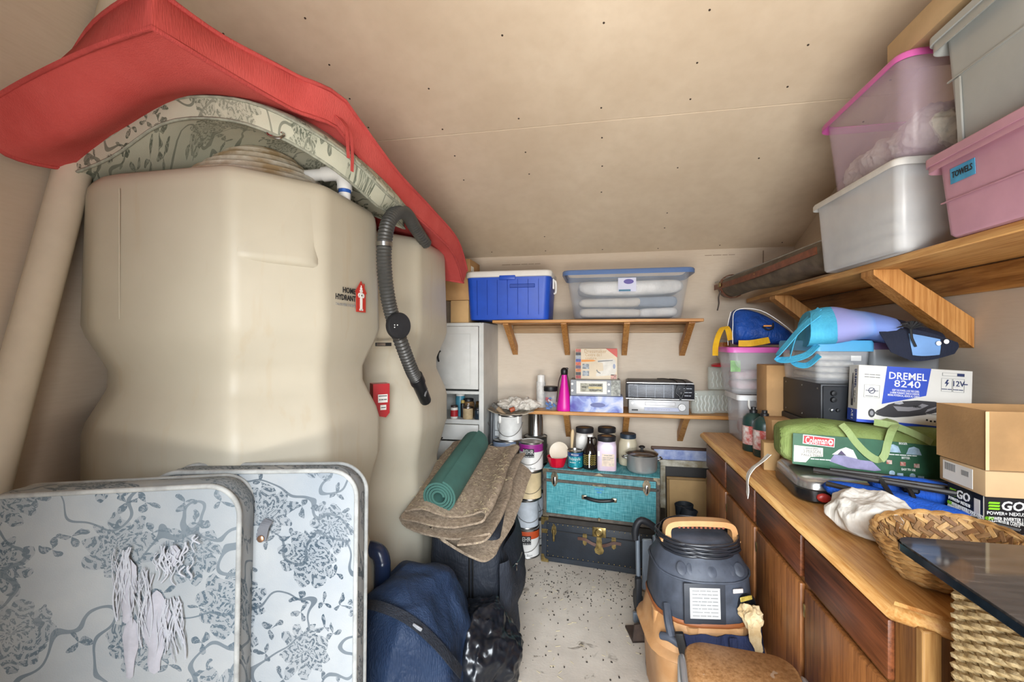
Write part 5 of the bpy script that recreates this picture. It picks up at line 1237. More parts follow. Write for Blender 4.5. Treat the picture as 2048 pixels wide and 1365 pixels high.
# blue bag with yellow straps
bb = thing('cooler_bag', 'royal blue nylon bag with yellow straps on the pink-lidded bin', 'bag', (.86, 2.74, CT + .515), -6)
bn = fabric('royal_nylon', '1f4da0', '173a7c', .4, 700, .15, 9, .6, 16)
rings = []
for k, (u, w_, h_) in enumerate(((0, .2, .19), (.12, .22, .215), (.4, .21, .20), (.7, .19, .13), (1, .15, .05))):
    x = -.15 + .34 * u
    rings.append([(x, -w_ / 2, 0), (x, -w_ / 2, h_ * .5), (x, -w_ * .22, h_), (x, w_ * .22, h_), (x, w_ / 2, h_ * .5), (x, w_ / 2, 0)])
MB().loft(rings).jitter(.012, 9, 3).build('body', bn, bb, 50, 2)
MB().tube(spline([(-.145, -.10, .01), (-.145, -.10, .1), (-.12, -.045, .195), (.0, -.06, .19), (.12, -.075, .1), (.18, -.07, .03)], 5), .0018, 6).build('piping', inkwhite, bb)
MB().tube(spline([(-.155, -.01, .0), (-.158, -.01, .1), (-.14, -.005, .19)], 5), .0018, 6).build('piping', inkwhite, bb)
yl = fabric('yellow_web', 'e0b02c', 'c4921c', .5, 300, .1)
MB().ribbon(spline([(-.12, -.118, .012), (-.07, -.125, .012), (-.02, -.12, .02), (.03, -.108, .03)], 4), .034, .003, (0, .2, 1)).build('strap', yl, bb, None)
MB().ribbon(spline([(-.15, -.06, .03), (-.165, -.07, .09), (-.19, -.09, .10), (-.215, -.105, .06), (-.232, -.115, .0), (-.235, -.118, -.055)], 4), .03, .003, [(1, -.5, .2)] * 21).build('strap', yl, bb, None)
MB().tube(spline([(-.0, -.105, .10), (.02, -.125, .085), (.045, -.12, .095), (.05, -.1, .12)], 4), .004, 6).build('zip_pull', black, bb)
MB().box((.02, -.118, .105), (.04, .006, .008), .002, 1).build('zip_tab', inkorange, bb)
# cardboard pieces
carton('tall narrow cardboard box standing behind the propane bottles', (.825, 2.41, CT), (.11, .14, .425), 0, cardm, 'counter cartons', tape=False)
carton('low cardboard box between propane bottles and tent bag', (.80, 2.26, CT), (.11, .12, .19), 0, cardm, 'counter cartons', tape=False)
carton('small tan carton standing left of the tent bag', (.705, 2.10, CT), (.06, .07, .115), -8, cardl, 'counter cartons', tape=False)
# propane bottles
for i, (x, y, lab) in enumerate(((.74, 2.43, 'green propane bottle at the back by the latch bin'), (.755, 2.32, 'green propane bottle in front beside the small carton'))):
    t = thing('propane_bottle', lab, 'gas bottle', (x, y, CT), 0, 'propane bottles')
    MB().lathe([(.044, 0), (.049, .006), (.049, .145), (.044, .165), (.028, .182), (.018, .187)], (0, 0, 0), 28).build('body', mat('propane_green', '1d3a36', .35, var=.08), t, 60)
    MB().lathe([(.0495, .035), (.0495, .125)], (0, 0, 0), 28, None, False).build('label', mat('propane_label', 'd3d0ca' if i == 0 else '27504a', .5, var=.25, vscale=35, col2='b0463e' if i == 0 else 'c9cdc6'), t, 60)
    MB().lathe([(.018, .185), (.018, .2), (.012, .203), (.012, .215), (0, .216)], (0, 0, 0), 16).build('valve_cap', black, t, 40)
# black cases under mixer and bins
cs = thing('equipment_case', 'black equipment case under the mixer and the clear bins', 'case', (1.06, 2.18, CT), 0)
MB().box((0, 0, .107), (.45, .40, .212), .006, 2).build('case', mat('case_black', '2a2c30', .6, var=.15), cs)
for x in (-.226, .226): MB().box((x, 0, .107), (.006, .402, .016), .002, 1).build('edge_trim', steel, cs)
MB().box((-.08, -.201, .107), (.008, .006, .212), .002, 1).build('edge_trim', black, cs)
mx = thing('audio_mixer', 'black audio mixer with knobs and sliders under the blue-lidded bin', 'mixer', (.985, 2.15, CT + .2135))
MB().box((0, 0, .08), (.29, .37, .158), .004, 2).build('chassis', mat('mixer_black', '2b2d31', .5, var=.12), mx)
MB().box((0, -.187, .08), (.28, .008, .145), .003, 1).build('front_panel', mat('mixer_panel', '1e2126', .45), mx)
MB().box((.02, -.192, .118), (.10, .003, .022), .001, 1).build('display', mat('mixer_screen', 'b8c4ba', .4, var=.2, vscale=60), mx)
for k in range(5): MB().box((-.02 + k * .02, -.1925, .085), (.012, .004, .034), .001, 1).build('slider', mat('slider_tan', 'b3a68a', .5), mx)
for k in range(6): MB().lathe([(.007, 0), (.006, .01), (0, .011)], (0, 0, 0), 12, M4((-.11 + (k % 2) * .02 if k < 2 else -.03 + (k - 2) * .022, -.191, .06 if k < 2 else .045), (R(90), 0, 0))).build('knob', black if k % 2 else steel, mx, 40)
for z in (.10, .125): MB().lathe([(.011, 0), (.009, .012), (0, .013)], (0, 0, 0), 14, M4((-.105, -.191, z - .0), (R(90), 0, 0))).build('knob', black, mx, 40)
for y, z in ((-.16, .14), (-.02, .14), (.15, .14), (-.16, .02), (-.02, .02), (.15, .02)): MB().lathe([(.004, 0), (.003, .002)], (0, 0, 0), 8, M4((-.1455, y, z), (0, R(-90), 0))).build('screw', steel, mx)
b1_ = tub('clear bin with sky blue lid on the audio mixer', (.925, 2.155, CT + .373), (.19, .36, .145), fros, None, mat('sky_lid', '4d9cc8', .45, var=.06), 0, .93, .02, 'counter bins', rimw=.008, lidh=.03)
folded('stack of pale papers inside the blue-lidded bin', (.925, 2.155, CT + .386), (.14, .28, .10), mat('paper_stack', 'c9c2b2', .8, var=.2, vscale=30), 'paper_stack', 'papers', 4, 0, 3, None, .002)
MB().box((.045, -.1735, .10), (.035, .001, .02)).build('label', paper, b1_, None)
b2_ = tub('clear bin with purple lid against the right wall', (1.155, 2.19, CT + .2135), (.24, .36, .305), clear('frost_grey', '9ea0a2', .5, .3), None, mat('purple_lid', '4d3a5a', .5, var=.06), 0, .95, .02, 'counter bins', rimw=.008, lidh=.02)
folded('dark folded clothes inside the purple-lidded bin', (1.155, 2.19, CT + .23), (.19, .29, .25), fabric('dark_clothes', '5a5a5c', '3b3c40', .9, 300, .2, 14), 'folded_clothes', 'clothes', 4, 0, 11, None, .008)
# beach bag draped on the bins
bg = thing('beach_bag', 'pale blue and lilac beach bag with palm print on the blue-lidded bin', 'bag', (0, 0, 0))
k = NT('palm_print'); k.set(.7, 0, .3); tc = k.coord(); sp = k.n('ShaderNodeSeparateXYZ'); k.l(tc, sp.inputs[0])
gr = k.math('ADD', sp.outputs[0], k.math('MULTIPLY', k.math('SUBTRACT', k.noise(tc, 6, 2), .5), .12))
k.base(k.ramp(gr, [(.93, lin('8b8fc4')), (.98, lin('7b95cf')), (.99, lin('6d8fd0')), (1.0, lin('6f86c6'))])); k.bump(k.noise(tc, 18, 3), .3, .01)
bgm = k.m; skyb = fabric('aqua_web', '4fb0d2', '3d97bd', .7, 400, .1); navyb = fabric('bag_navy', '262b3c', None, .8)
ctr = [  # sections from the mouth (left) to the bottom (right): bottom line, front, top, back
    [(.80, 1.97, 1.425), (.80, 1.955, 1.50), (.835, 2.05, 1.56), (.86, 2.2, 1.54), (.85, 2.22, 1.43)],
    [(.89, 1.955, 1.43), (.88, 1.925, 1.50), (.90, 2.02, 1.575), (.93, 2.18, 1.545), (.92, 2.2, 1.43)],
    [(1.00, 1.93, 1.455), (.99, 1.90, 1.505), (1.0, 1.98, 1.555), (1.03, 2.12, 1.53), (1.02, 2.15, 1.44)],
    [(1.10, 1.90, 1.43), (1.09, 1.875, 1.475), (1.09, 1.93, 1.52), (1.11, 2.05, 1.50), (1.11, 2.08, 1.44)],
    [(1.20, 1.88, 1.425), (1.19, 1.855, 1.445), (1.19, 1.89, 1.475), (1.2, 1.99, 1.465), (1.2, 2.02, 1.44)]]
rings = [[tuple(p) for p in spline(r, 4, True)] for r in ctr]
rr = [[tuple(spline([rings[i][j] for i in range(5)], 5)[q]) for j in range(len(rings[0]))] for q in range(21)]
MB().loft(rr[5:15], False, False).jitter(.006, 14, 2).build('body', bgm, bg, 60)
MB().loft(rr[:6]).jitter(.004, 14, 2).build('mouth_panel', skyb, bg, 60)
MB().loft(rr[14:]).jitter(.006, 14, 2).build('base_panel', navyb, bg, 60)
# navy flap hanging over the purple bin, with printed scene
G = spgrid([[(1.0, 1.905, 1.49), (1.01, 1.885, 1.45), (1.03, 1.875, 1.40)], [(1.08, 1.875, 1.485), (1.08, 1.86, 1.43), (1.09, 1.86, 1.37)], [(1.15, 1.855, 1.465), (1.15, 1.85, 1.42), (1.15, 1.855, 1.375)], [(1.22, 1.85, 1.435), (1.22, 1.845, 1.42), (1.21, 1.85, 1.395)]], 5, 5)
mb = MB(); mb.sheet(G, .004); mb.build('flap', navyb, bg, 60)
G2 = [[p + Vector((0, -.0045, 0)) for p in row[2:9]] for row in G[5:12]]
mb = MB(); mb.sheet(G2, .001); mb.build('flap_print', mat('print_blue', '6f9bd2', .6, var=.1), bg, 60)
mb = MB()
for a in range(7):
    an = R(20 + a * 23); c = Vector((1.075, 1.845, 1.485)); L = .05
    mb.tube([c, c + Vector((math.cos(an) * L * .5, -.01, math.sin(an) * L * .5)), c + Vector((math.cos(an) * L, -.004, math.sin(an) * L * .75 - .012))], [.004, .005, .001], 4)
mb.tube([(1.075, 1.846, 1.485), (1.078, 1.845, 1.45), (1.09, 1.845, 1.42)], .004, 5)
mb.build('palm_print', inkblack, bg, None)
for x, z in ((1.155, 1.432), (1.178, 1.438)):
    MB().lathe([(.008, 0), (.008, .001), (0, .001)], (0, 0, 0), 12, M4((x, 1.838, z), (R(90), 0, R(0)))).build('flap_badge', inkwhite, bg, None)
MB().ribbon(spline([(.835, 1.97, 1.545), (.78, 1.99, 1.49), (.735, 2.0, 1.43), (.70, 2.01, 1.375), (.73, 1.985, 1.365), (.79, 1.97, 1.385), (.83, 1.965, 1.425)], 5), .036, .003, [(.25, .8, .6)] * 31).build('strap', skyb, bg, None)
MB().ribbon(spline([(.86, 2.02, 1.57), (.80, 2.04, 1.50), (.765, 2.03, 1.43), (.75, 1.99, 1.36), (.79, 1.965, 1.345), (.83, 1.95, 1.385)], 5), .032, .003, [(.25, .8, .6)] * 26).build('strap', skyb, bg, None)
# rotary tool box
dr_ = thing('tool_box_carton', 'white and blue rotary tool box leaning above the green tent bag', 'box', (.905, 1.845, 1.150), 0, None, (R(-3), R(3.0), R(-7)))
dr_.scale = (.92, 1, 1)
bw = mat('carton_white', 'dfdcd4', .45, var=.03); bw2, bh, bd = .355, .205, .085
MB().box((bw2 / 2, bd / 2, bh / 2), (bw2, bd, bh), .0015, 1).build('carton', bw, dr_)
f = -.0006
db_ = mat('box_blue', '1d46b8', .45, var=.03)
MB().poly([(.092, .205), (.23, .205), (.217, .11), (.079, .07)], .001, M4((0, f - .0005, 0))).build('blue_panel', db_, dr_, None)
MB().poly([(0, 0), (bw2, 0), (bw2, .006), (.18, .010), (0, .010)], .001, M4((0, f - .0005, 0))).build('blue_base', db_, dr_, None)
MB().box((-.0008, bd / 2, .022), (.001, bd, .044)).build('blue_base', db_, dr_, None)
lettering(dr_, [('DREMEL', .035, .157, f - .001, .172, 0, .009, .118), ('8240', .034, .157, f - .001, .145, 0, .002, .082), ('KEEP THE POWER, LOSE THE CORD.', .010, .153, f - .001, .122, 0, .004, .085), ('LA MEME PUISSANCE, SANS LE CORDON.', .010, .150, f - .001, .113, 0, .004, .092), ('MISMA POTENCIA, ADIOS AL CABLE.', .010, .147, f - .001, .104, 0, .004, .10)], inkwhite)
lettering(dr_, [('12V', .026, .312, f - .001, .158, 0, .006, .034), ('DREMEL', .03, -.0016, bd * .28, .15, -90, 0, None) if False else ('~', .008, .334, f - .001, .158, 0, 0, .012), ('~~', .006, .278, f - .001, .138, 0, 0, .03), ('~~', .006, .312, f - .001, .138, 0, 0, .03)], mat('navy_ink', '1c2a5a', .5, var=0))
for x0_, x1_, z0_, z1_ in ((.262, .294, .130, .175), (.297, .33, .130, .175), (.02, .07, .09, .135)):
    mb = MB()
    for c, s in ((((x0_ + x1_) / 2, z0_), (x1_ - x0_, .0008)), (((x0_ + x1_) / 2, z1_), (x1_ - x0_, .0008)), ((x0_, (z0_ + z1_) / 2), (.0008, z1_ - z0_)), ((x1_, (z0_ + z1_) / 2), (.0008, z1_ - z0_))): mb.box((c[0], f - .0008, c[1]), (s[0], .0008, s[1]))
    mb.build('icon_frame', inkgrey, dr_, None)
MB().poly([(.279, .171), (.272, .157), (.278, .157), (.275, .145), (.285, .161), (.279, .161), (.284, .171)], .001, M4((0, f - .0012, 0))).build('icon_bolt', mat('navy_ink', '1c2a5a', .5), dr_, None)
mb = MB(); mb.tube([(.045 + .01 * math.cos(a), f - .001, .115 + .01 * math.sin(a)) for a in [2 * PI * q / 20 for q in range(20)]], .001, 4, None, False, True); mb.tube([(.038, f - .001, .108), (.052, f - .001, .122)], .001, 4); mb.tube([(.025, f - .001, .115), (.066, f - .001, .115)], .0009, 4); mb.build('icon_nocord', mat('navy_ink', '1c2a5a', .5), dr_, None)
MB().box((.297, f - .0005, .189), (.066, .001, .011)).build('size_bar', inkgrey, dr_, None); MB().box((.286, f - .0012, .189), (.042, .001, .009)).build('size_bar', bw, dr_, None); MB().box((.319, f - .0012, .189), (.021, .001, .009)).build('size_bar', mat('navy_ink', '1c2a5a', .5), dr_, None)
# picture of the tool
tg_, tk_ = mat('tool_grey', '8d8c90', .5, var=.05), mat('tool_dark', '2f2d31', .5, var=.08)
MB().poly([(.058, .036), (.064, .046), (.085, .058), (.10, .070), (.135, .084), (.19, .092), (.245, .092), (.262, .086), (.268, .073), (.262, .060), (.235, .050), (.215, .044), (.17, .034), (.12, .026), (.085, .026), (.065, .030)], .001, M4((0, f - .0012, 0))).build('tool_picture', tk_, dr_, None)
MB().poly([(.115, .066), (.13, .05), (.165, .052), (.20, .062), (.225, .078), (.205, .082), (.19, .07), (.16, .066)], .001, M4((0, f - .002, 0))).build('tool_picture', tg_, dr_, None)
MB().poly([(.215, .052), (.245, .068), (.25, .076), (.222, .064)], .001, M4((0, f - .002, 0))).build('tool_picture', tg_, dr_, None)
MB().poly([(.118, .074), (.124, .081), (.142, .085), (.148, .078), (.135, .073)], .001, M4((0, f - .002, 0))).build('tool_picture', mat('tool_pale', 'b9b8bd', .5), dr_, None)
MB().poly([(.05, .032), (.066, .036), (.066, .042), (.05, .038)], .001, M4((0, f - .0012, 0))).build('tool_picture', steel, dr_, None)
MB().lathe([(.011, 0), (.011, .001), (0, .001)], (0, 0, 0), 18, M4((.047, f - .0005, .035), (R(90), 0, 0), (1, 1.4, 1))).build('tool_picture', tk_, dr_, None)
MB().lathe([(.006, 0), (.006, .001), (0, .001)], (0, 0, 0), 18, M4((.047, f - .0015, .035), (R(90), 0, 0), (1, 1.4, 1))).build('tool_picture', tg_, dr_, None)
lettering(dr_, [('DREMEL', .010, .19, f - .0032, .069, 0, 0, .025)], inkblack)
for q, x in enumerate((.222, .234, .246)): MB().box((x, f - .0005, .024 + (.003 if q == 0 else 0)), (.006, .001, .006)).build('mini_icon', inkblack, dr_, None)
MB().lathe([(.007, 0), (.007, .001), (0, .001)], (0, 0, 0), 14, M4((.272, f - .0005, .025), (R(90), 0, 0))).build('mini_icon', inkblack, dr_, None)
lettering(dr_, [('~~~', .007, .045, f - .001, .172, 0, 0, .05), ('~~~', .007, .045, f - .001, .163, 0, 0, .05), ('~~', .006, .045, f - .001, .095, 0, 0, .04), ('~~~~~', .006, .26, f - .001, .048, 0, 0, .085)], inkgrey)
sdM = M4((-.001, bd, 0), (0, 0, R(-90)))   # lettering on the left side panel (x runs along the depth)
mb = MB(); text_into(mb, 'DREMEL', .022, sdM @ M4((.062, 0, .155), (0, R(90), 0)), .006, .07); mb.build('lettering', mat('navy_ink', '1c2a5a', .5), dr_, None)
mb = MB(); text_into(mb, '8240', .020, sdM @ M4((.062, 0, .09), (0, R(90), 0)), 0, .045); mb.build('lettering', inkgrey, dr_, None)
mb = MB(); text_into(mb, '12V', .022, sdM @ M4((.045, 0, .022), (0, R(-90), 0)), .01, .034); mb.build('lettering', inkwhite, dr_, None)
MB().poly([(.030, .055), (.028, .10), (.033, .15), (.036, .175), (.040, .175), (.043, .15), (.050, .10), (.046, .055)], .001, sdM @ M4((0, -.0005, 0))).build('tool_picture', tk_, dr_, None)
MB().poly([(.036, .08), (.036, .125), (.041, .135), (.044, .08)], .001, sdM @ M4((0, -.0012, 0))).build('tool_picture', tg_, dr_, None)

# tent bag
tn = thing('tent_bag', 'green tent bag with printed side lying over the stove and folded chair', 'bag', (.645, 1.88, .985), -8)
gn = fabric('olive_green', '8b9c60', '77894b', .8, 500, .1, 9, .4, 14)
rings = []
for q in range(15):
    u = q / 14; x = .62 * u; e = min(1, (u * 6) ** .5 if u < .17 else ((1 - u) * 6) ** .5 if u > .83 else 1); e = max(e, .35)
    w_, h_ = .2 * (.6 + .4 * e), .165 * (.55 + .45 * e) * (1 + .03 * math.sin(u * 9))
    rings.append([(x, p[0], p[1] + .085 + (0.0) - .015 * u) for p in rrect(w_, h_, .055 * e + .01, 0, 4)])
MB().loft(rings).jitter(.007, 10, 4).build('body', gn, tn, 60, 1)
f = -.106
lbl = mat('print_green', '2f5f44', .4, var=.15, vscale=12)
MB().poly([(.075, .022), (.74, -.014), (.78, .05), (.75, .108), (.40, .124), (.078, .130)], .003, M4((0, f, 0))).build('label_panel', lbl, tn, None)
f -= .0006
MB().poly([(.080, .030), (.082, .088), (.20, .084), (.20, .054), (.15, .05), (.13, .030)], .001, M4((0, f, 0))).build('label_white', mat('label_cream', 'ddd6c6', .5, var=.15, vscale=40), tn, None)
lr = MB().box((.182, f - .0005, .108), (.128, .002, .032), .0008, 1, None, (0, R(3), 0)).build('logo_border', inkwhite, tn, None)
MB().box((.182, f - .0018, .108), (.122, .001, .027), 0, 1, None, (0, R(3), 0)).build('logo_field', inkred, tn, None)
lettering(tn, [('Coleman', .034, .172, f - .003, .108, 0, .006, .088)], inkwhite)
MB().lathe([(.010, 0), (.010, .001), (0, .001)], (0, 0, 0), 18, M4((.229, f - .0026, .106), (R(90), 0, 0))).build('logo_mark', inkwhite, tn, None)
MB().poly([(.222, .104), (.229, .112), (.236, .104)], .001, M4((0, f - .0045, 0))).build('logo_mark', inkred, tn, None)
lettering(tn, [('3-PERSON', .018, .155, f - .0012, .069, 0, .002, .07), ('FALLS TENT', .011, .155, f - .0012, .056, 0, 0, .085), ('~~', .008, .155, f - .0012, .080, 0, 0, .05)], inkgrey)
MB().poly([(.225, .040), (.30, .022), (.40, .018), (.425, .022), (.39, .05), (.345, .052), (.30, .062), (.245, .064)], .001, M4((0, f, 0))).build('tent_picture', mat('tent_lilac', '8c86a8', .5, var=.12, vscale=30), tn, None)
MB().poly([(.235, .064), (.262, .082), (.29, .092), (.318, .084), (.335, .055), (.30, .06), (.265, .066)], .001, M4((0, f - .0008, 0))).build('tent_picture', mat('tent_white', 'cfccc8', .5, var=.1), tn, None)
MB().poly([(.258, .066), (.272, .08), (.292, .063)], .001, M4((0, f - .0018, 0))).build('tent_picture', mat('tent_plum', '4a3d58', .5), tn, None)
for x0_, z0_ in ((.47, .098), (.545, .094)): MB().poly([(x0_ - .028, z0_ - .012), (x0_ + .028, z0_ - .013), (x0_ + .018, z0_ + .008), (x0_, z0_ + .014), (x0_ - .018, z0_ + .009)], .001, M4((0, f, 0))).build('mini_picture', mat('mini_blue', 'a9c3d4', .5, var=.2, vscale=50), tn, None)
for x0_ in (.455, .505, .555): MB().box((x0_, f, .052 - (x0_ - .455) * .06), (.02, .001, .013)).build('mini_picture', mat('mini_pic', 'c9beb0', .5, var=.4, vscale=80, col2='a04a3c'), tn, None)
for x0_ in (.465, .54): MB().lathe([(.011, 0), (.011, .001), (0, .001)], (0, 0, 0), 16, M4((x0_, f, .016 - (x0_ - .465) * .06), (R(90), 0, 0), (1, .8, 1))).build('mini_picture', mat('mini_blue', 'a9c3d4', .5), tn, None)
for x0_ in (.495, .57): MB().box((x0_, f, .013 - (x0_ - .465) * .06), (.022, .001, .013)).build('mini_picture', mat('mini_blue', 'a9c3d4', .5), tn, None)
lettering(tn, [('BIGGER', .010, .505, f - .0006, .116, 0, .004, .03), ('BETTER', .010, .515, f - .0006, .069, 0, .004, .03), ('EASY TO USE', .010, .525, f - .0006, .031, 0, .004, .05), ('~~~~', .007, .19, f - .0006, .044, 0, 0, .08), ('~~~~~', .006, .50, f - .0006, .078, 0, 0, .11)], inkwhite)
MB().ribbon(spline([(.22, -.085, .165), (.235, -.107, .145), (.26, -.112, .11), (.295, -.118, .075), (.33, -.118, .058), (.35, -.117, .075), (.362, -.112, .115), (.375, -.108, .15), (.40, -.08, .175), (.39, -.02, .18)], 5), .024, .003, [(1, -.1, .3)] * 46).build('strap', fabric('light_green_web', 'a3b47c', '8fa266', .7, 300), tn, None)
MB().ribbon(spline([(.34, -.06, .175), (.40, -.085, .168), (.46, -.105, .145), (.50, -.112, .125)], 5), .022, .003, [(.5, 0, 1)] * 16).build('strap', fabric('light_green_web', '9cb26a', None), tn, None)
for ch in tn.children:
    if ch.name.startswith('strap'): ch.scale.x = .86
    elif not ch.name.startswith('body'): ch.scale.x = .74; ch.location.x = -.02; ch.location.y = -.004
# white cloth tag hanging
wtg = thing('cloth_tag', 'pale cloth strip hanging over the worktop edge from the tent bag', 'cloth', (.602, 1.90, .95), 0)
mb = MB(); G = spgrid([[(.035, .03, .05), (-.036, .035, -.03), (-.045, .02, -.10)], [(.035, .0, .055), (-.038, -.01, -.03), (-.045, -.012, -.12)]], 6, 6); mb.sheet(G, .002).jitter(.008, 18, 3); mb.build('cloth', fabric('gauze', 'dcd9d0', 'c8c4ba', .95, 300), wtg, 70)
# camp stove
sv = thing('camp_stove', 'silver camp stove with black base and red knob under the tent bag', 'stove', (.845, 1.825, CT), -5)
MB().loft([rrect(.34, .32, .05, 0), rrect(.36, .34, .06, .008), rrect(.36, .34, .06, .042), rrect(.35, .33, .06, .046)]).build('base', mat('stove_black', '191a1c', .25, var=.1), sv, 50)
MB().loft([rrect(.352, .332, .06, .045), rrect(.35, .33, .06, .066), rrect(.33, .31, .06, .078), rrect(.22, .2, .05, .082)]).build('lid', mat('stove_silver', 'b9b9b7', .25, .85, var=.1), sv, 50)
MB().lathe([(.014, 0), (.014, .012), (.010, .016), (0, .016)], (0, 0, 0), 18, M4((-.11, -.165, .024), (R(90), 0, 0), (1.5, 1, 1))).build('knob', mat('knob_red', 'd0433c', .3), sv, 50)
# folded camp chair
cc = thing('camp_chair', 'folded blue camp chair with black poles in front of the tent bag', 'chair', (0, 0, 0))
bcl = fabric('chair_blue', '2a63d0', '2152b4', .6, 600, .12, 7, .4, 12)
def cone_roll(pts, rad, name):
    rings = []
    for p, (a, b) in zip(pts, rad):
        rings.append([(p[0] + math.cos(t) * a * .5, p[1] + math.cos(t) * a, p[2] + math.sin(t) * b) for t in [2 * PI * q / 16 for q in range(16)]])
    return MB().loft(rings).jitter(.008, 12, 5).build(name, bcl, cc, 60, 1)
cone_roll([(.70, 1.635, .975), (.78, 1.58, .965), (.88, 1.50, .955), (.97, 1.42, .945), (.96, 1.415, .94)], [(.02, .02), (.045, .036), (.06, .042), (.055, .04), (.045, .036)], 'seat_cloth')
cone_roll([(.84, 1.66, .985), (.92, 1.62, .99), (1.0, 1.57, .985), (1.06, 1.54, .97)], [(.02, .02), (.04, .035), (.04, .035), (.03, .025)], 'back_cloth')
for a, b in (((.69, 1.66, 1.015), (1.10, 1.50, 1.01)), ((.68, 1.64, 1.02), (1.02, 1.45, 1.015)), ((.70, 1.60, .99), (1.03, 1.36, .965)), ((.75, 1.69, 1.01), (1.1, 1.57, 1.01))):
    MB().tube([a, b], .008, 8).build('pole', mat('pole_dark', '33302e', .4, .3), cc)
MB().tube(spline([(.86, 1.62, 1.0), (.83, 1.56, 1.02), (.82, 1.50, 1.0), (.83, 1.46, .955), (.845, 1.44, .94), (.87, 1.47, .97), (.88, 1.53, 1.01)], 5, True), .007, 6, None, False, True).build('carry_strap', black, cc)
MB().box((.90, 1.545, 1.005), (.04, .03, .025), .005, 1, None, (0, 0, R(-28))).build('hub', black, cc)
# white cloth bag
wcb = thing('cloth_bundle', 'crumpled white cotton bundle beside the wicker basket', 'cloth', (.755, 1.44, CT))
mb = MB().add([(p.x * .095, p.y * .10, .045 + p.z * .05) for p in vs], fs).crumple(.035, 6, 7).crumple(.008, 15, 2); mb.v = [(x, y, max(z, .001)) for x, y, z in mb.v]
mb.build('cloth', fabric('cotton_white', 'e2ded5', 'd0cbc1', .95, 300), wcb, 80)
mb = MB(); G = spgrid([[(-.05, .055, .065), (-.02, .05, .085), (.01, .06, .088)], [(-.04, .0, .075), (-.01, -.005, .095), (.02, .0, .097)]], 4, 4); mb.sheet(G, .004).jitter(.01, 20, 3); mb.build('blue_patch', fabric('patch_blue', '7fa9c4', '6b95b4', .9, 300), wcb, 70)
# ---- wicker basket: woven rings as separate weavers
wk = thing('wicker_basket', 'oval wicker bread basket on the near end of the worktop', 'basket', (.785, 1.225, CT), 40)
wm1 = mat('willow', 'c79f66', .55, var=.25, vscale=30, col2='8f6636'); wm2 = mat('willow_inner', 'ab8358', .6, var=.25, vscale=30)
def oval(a, b, z, n=56, ph=0, wv=0, fr=14): 
    return [((a + wv * math.cos(fr * t + ph)) * math.cos(t), (b + wv * math.cos(fr * t + ph)) * math.sin(t), z + .0) for t in [2 * PI * q / n for q in range(n)]]
for k in range(13):
    u = k / 12; a, b, z = .125 + .045 * u ** .8, .085 + .04 * u ** .8, .010 + .078 * u
    MB().tube(oval(a, b, z, 84, PI * (k % 2), .004, 14), .0048 if k < 12 else .007, 5, None, False, True).build('weaver', wm1 if k % 2 else mat('willow_light', 'd8b47c', .55, var=.2, vscale=30, col2='b88a50'), wk, 60)
for q in range(44):
    t = 2 * PI * q / 44
    MB().ribbon([((.10 + .06 * u ** .8) * math.cos(t), (.06 + .055 * u ** .8) * math.sin(t), .006 + .085 * u) for u in (0, .3, .6, 1)], .015, .002, [(-math.sin(t), math.cos(t), 0)] * 4).build('stake', wm2 if q % 2 else wm1, wk, None)
for k in range(4): MB().tube(oval(.025 + .03 * k, .015 + .022 * k, .006, 30), .005, 5, None, False, True).build('base_ring', wm2, wk, 60)
MB().loft([[(x, y, .001) for x, y, z in oval(.118, .08, 0, 40)], [(x, y, .005) for x, y, z in oval(.118, .08, 0, 40)]]).build('base', wm2, wk, None)
# herringbone splints on the inside of the wall
spl = [MB().box((0, 0, 0), (.030, .0105, .002), .0008, 1).mesh('splint', m_, 40) for m_ in (wm2, mat('willow_light', 'd8b47c', .55), mat('willow_dark', '8a6038', .6, var=.2, vscale=40))]
for k in range(6):
    u = (k + .5) / 6; a_, b_, z_ = .0955 + .06 * u ** .8, .0555 + .055 * u ** .8, .007 + .083 * u
    for q in range(26):
        t = 2 * PI * (q + .5 * (k % 2)) / 26
        T_ = Vector((-a_ * math.sin(t), b_ * math.cos(t), 0)).normalized(); O_ = Vector((T_.y, -T_.x, 0))
        S_ = (Vector((0, 0, .078)) + O_ * .042).normalized(); N_ = T_.cross(S_); ph = R(38 if k % 2 else -38)
        X_, Y_ = T_ * math.cos(ph) + S_ * math.sin(ph), S_ * math.cos(ph) - T_ * math.sin(ph)
        o = bpy.data.objects.new('splint', spl[(q + 2 * k) % 3]); COL.objects.link(o); o.parent = wk
        o.matrix_local = Matrix.Translation((a_ * math.cos(t), b_ * math.sin(t), z_)) @ Matrix((X_, Y_, N_)).transposed().to_4x4()
rim = oval(.174, .128, .092, 70)
for ph in (0, PI): MB().tube([(x * (1 + .012 * math.cos(q * .9 + ph)), y * (1 + .012 * math.cos(q * .9 + ph)), z + .004 * math.sin(q * .9 + ph)) for q, (x, y, z) in enumerate(rim)], .005, 5, None, False, True).build('rim_cord', wm1, wk, 60)

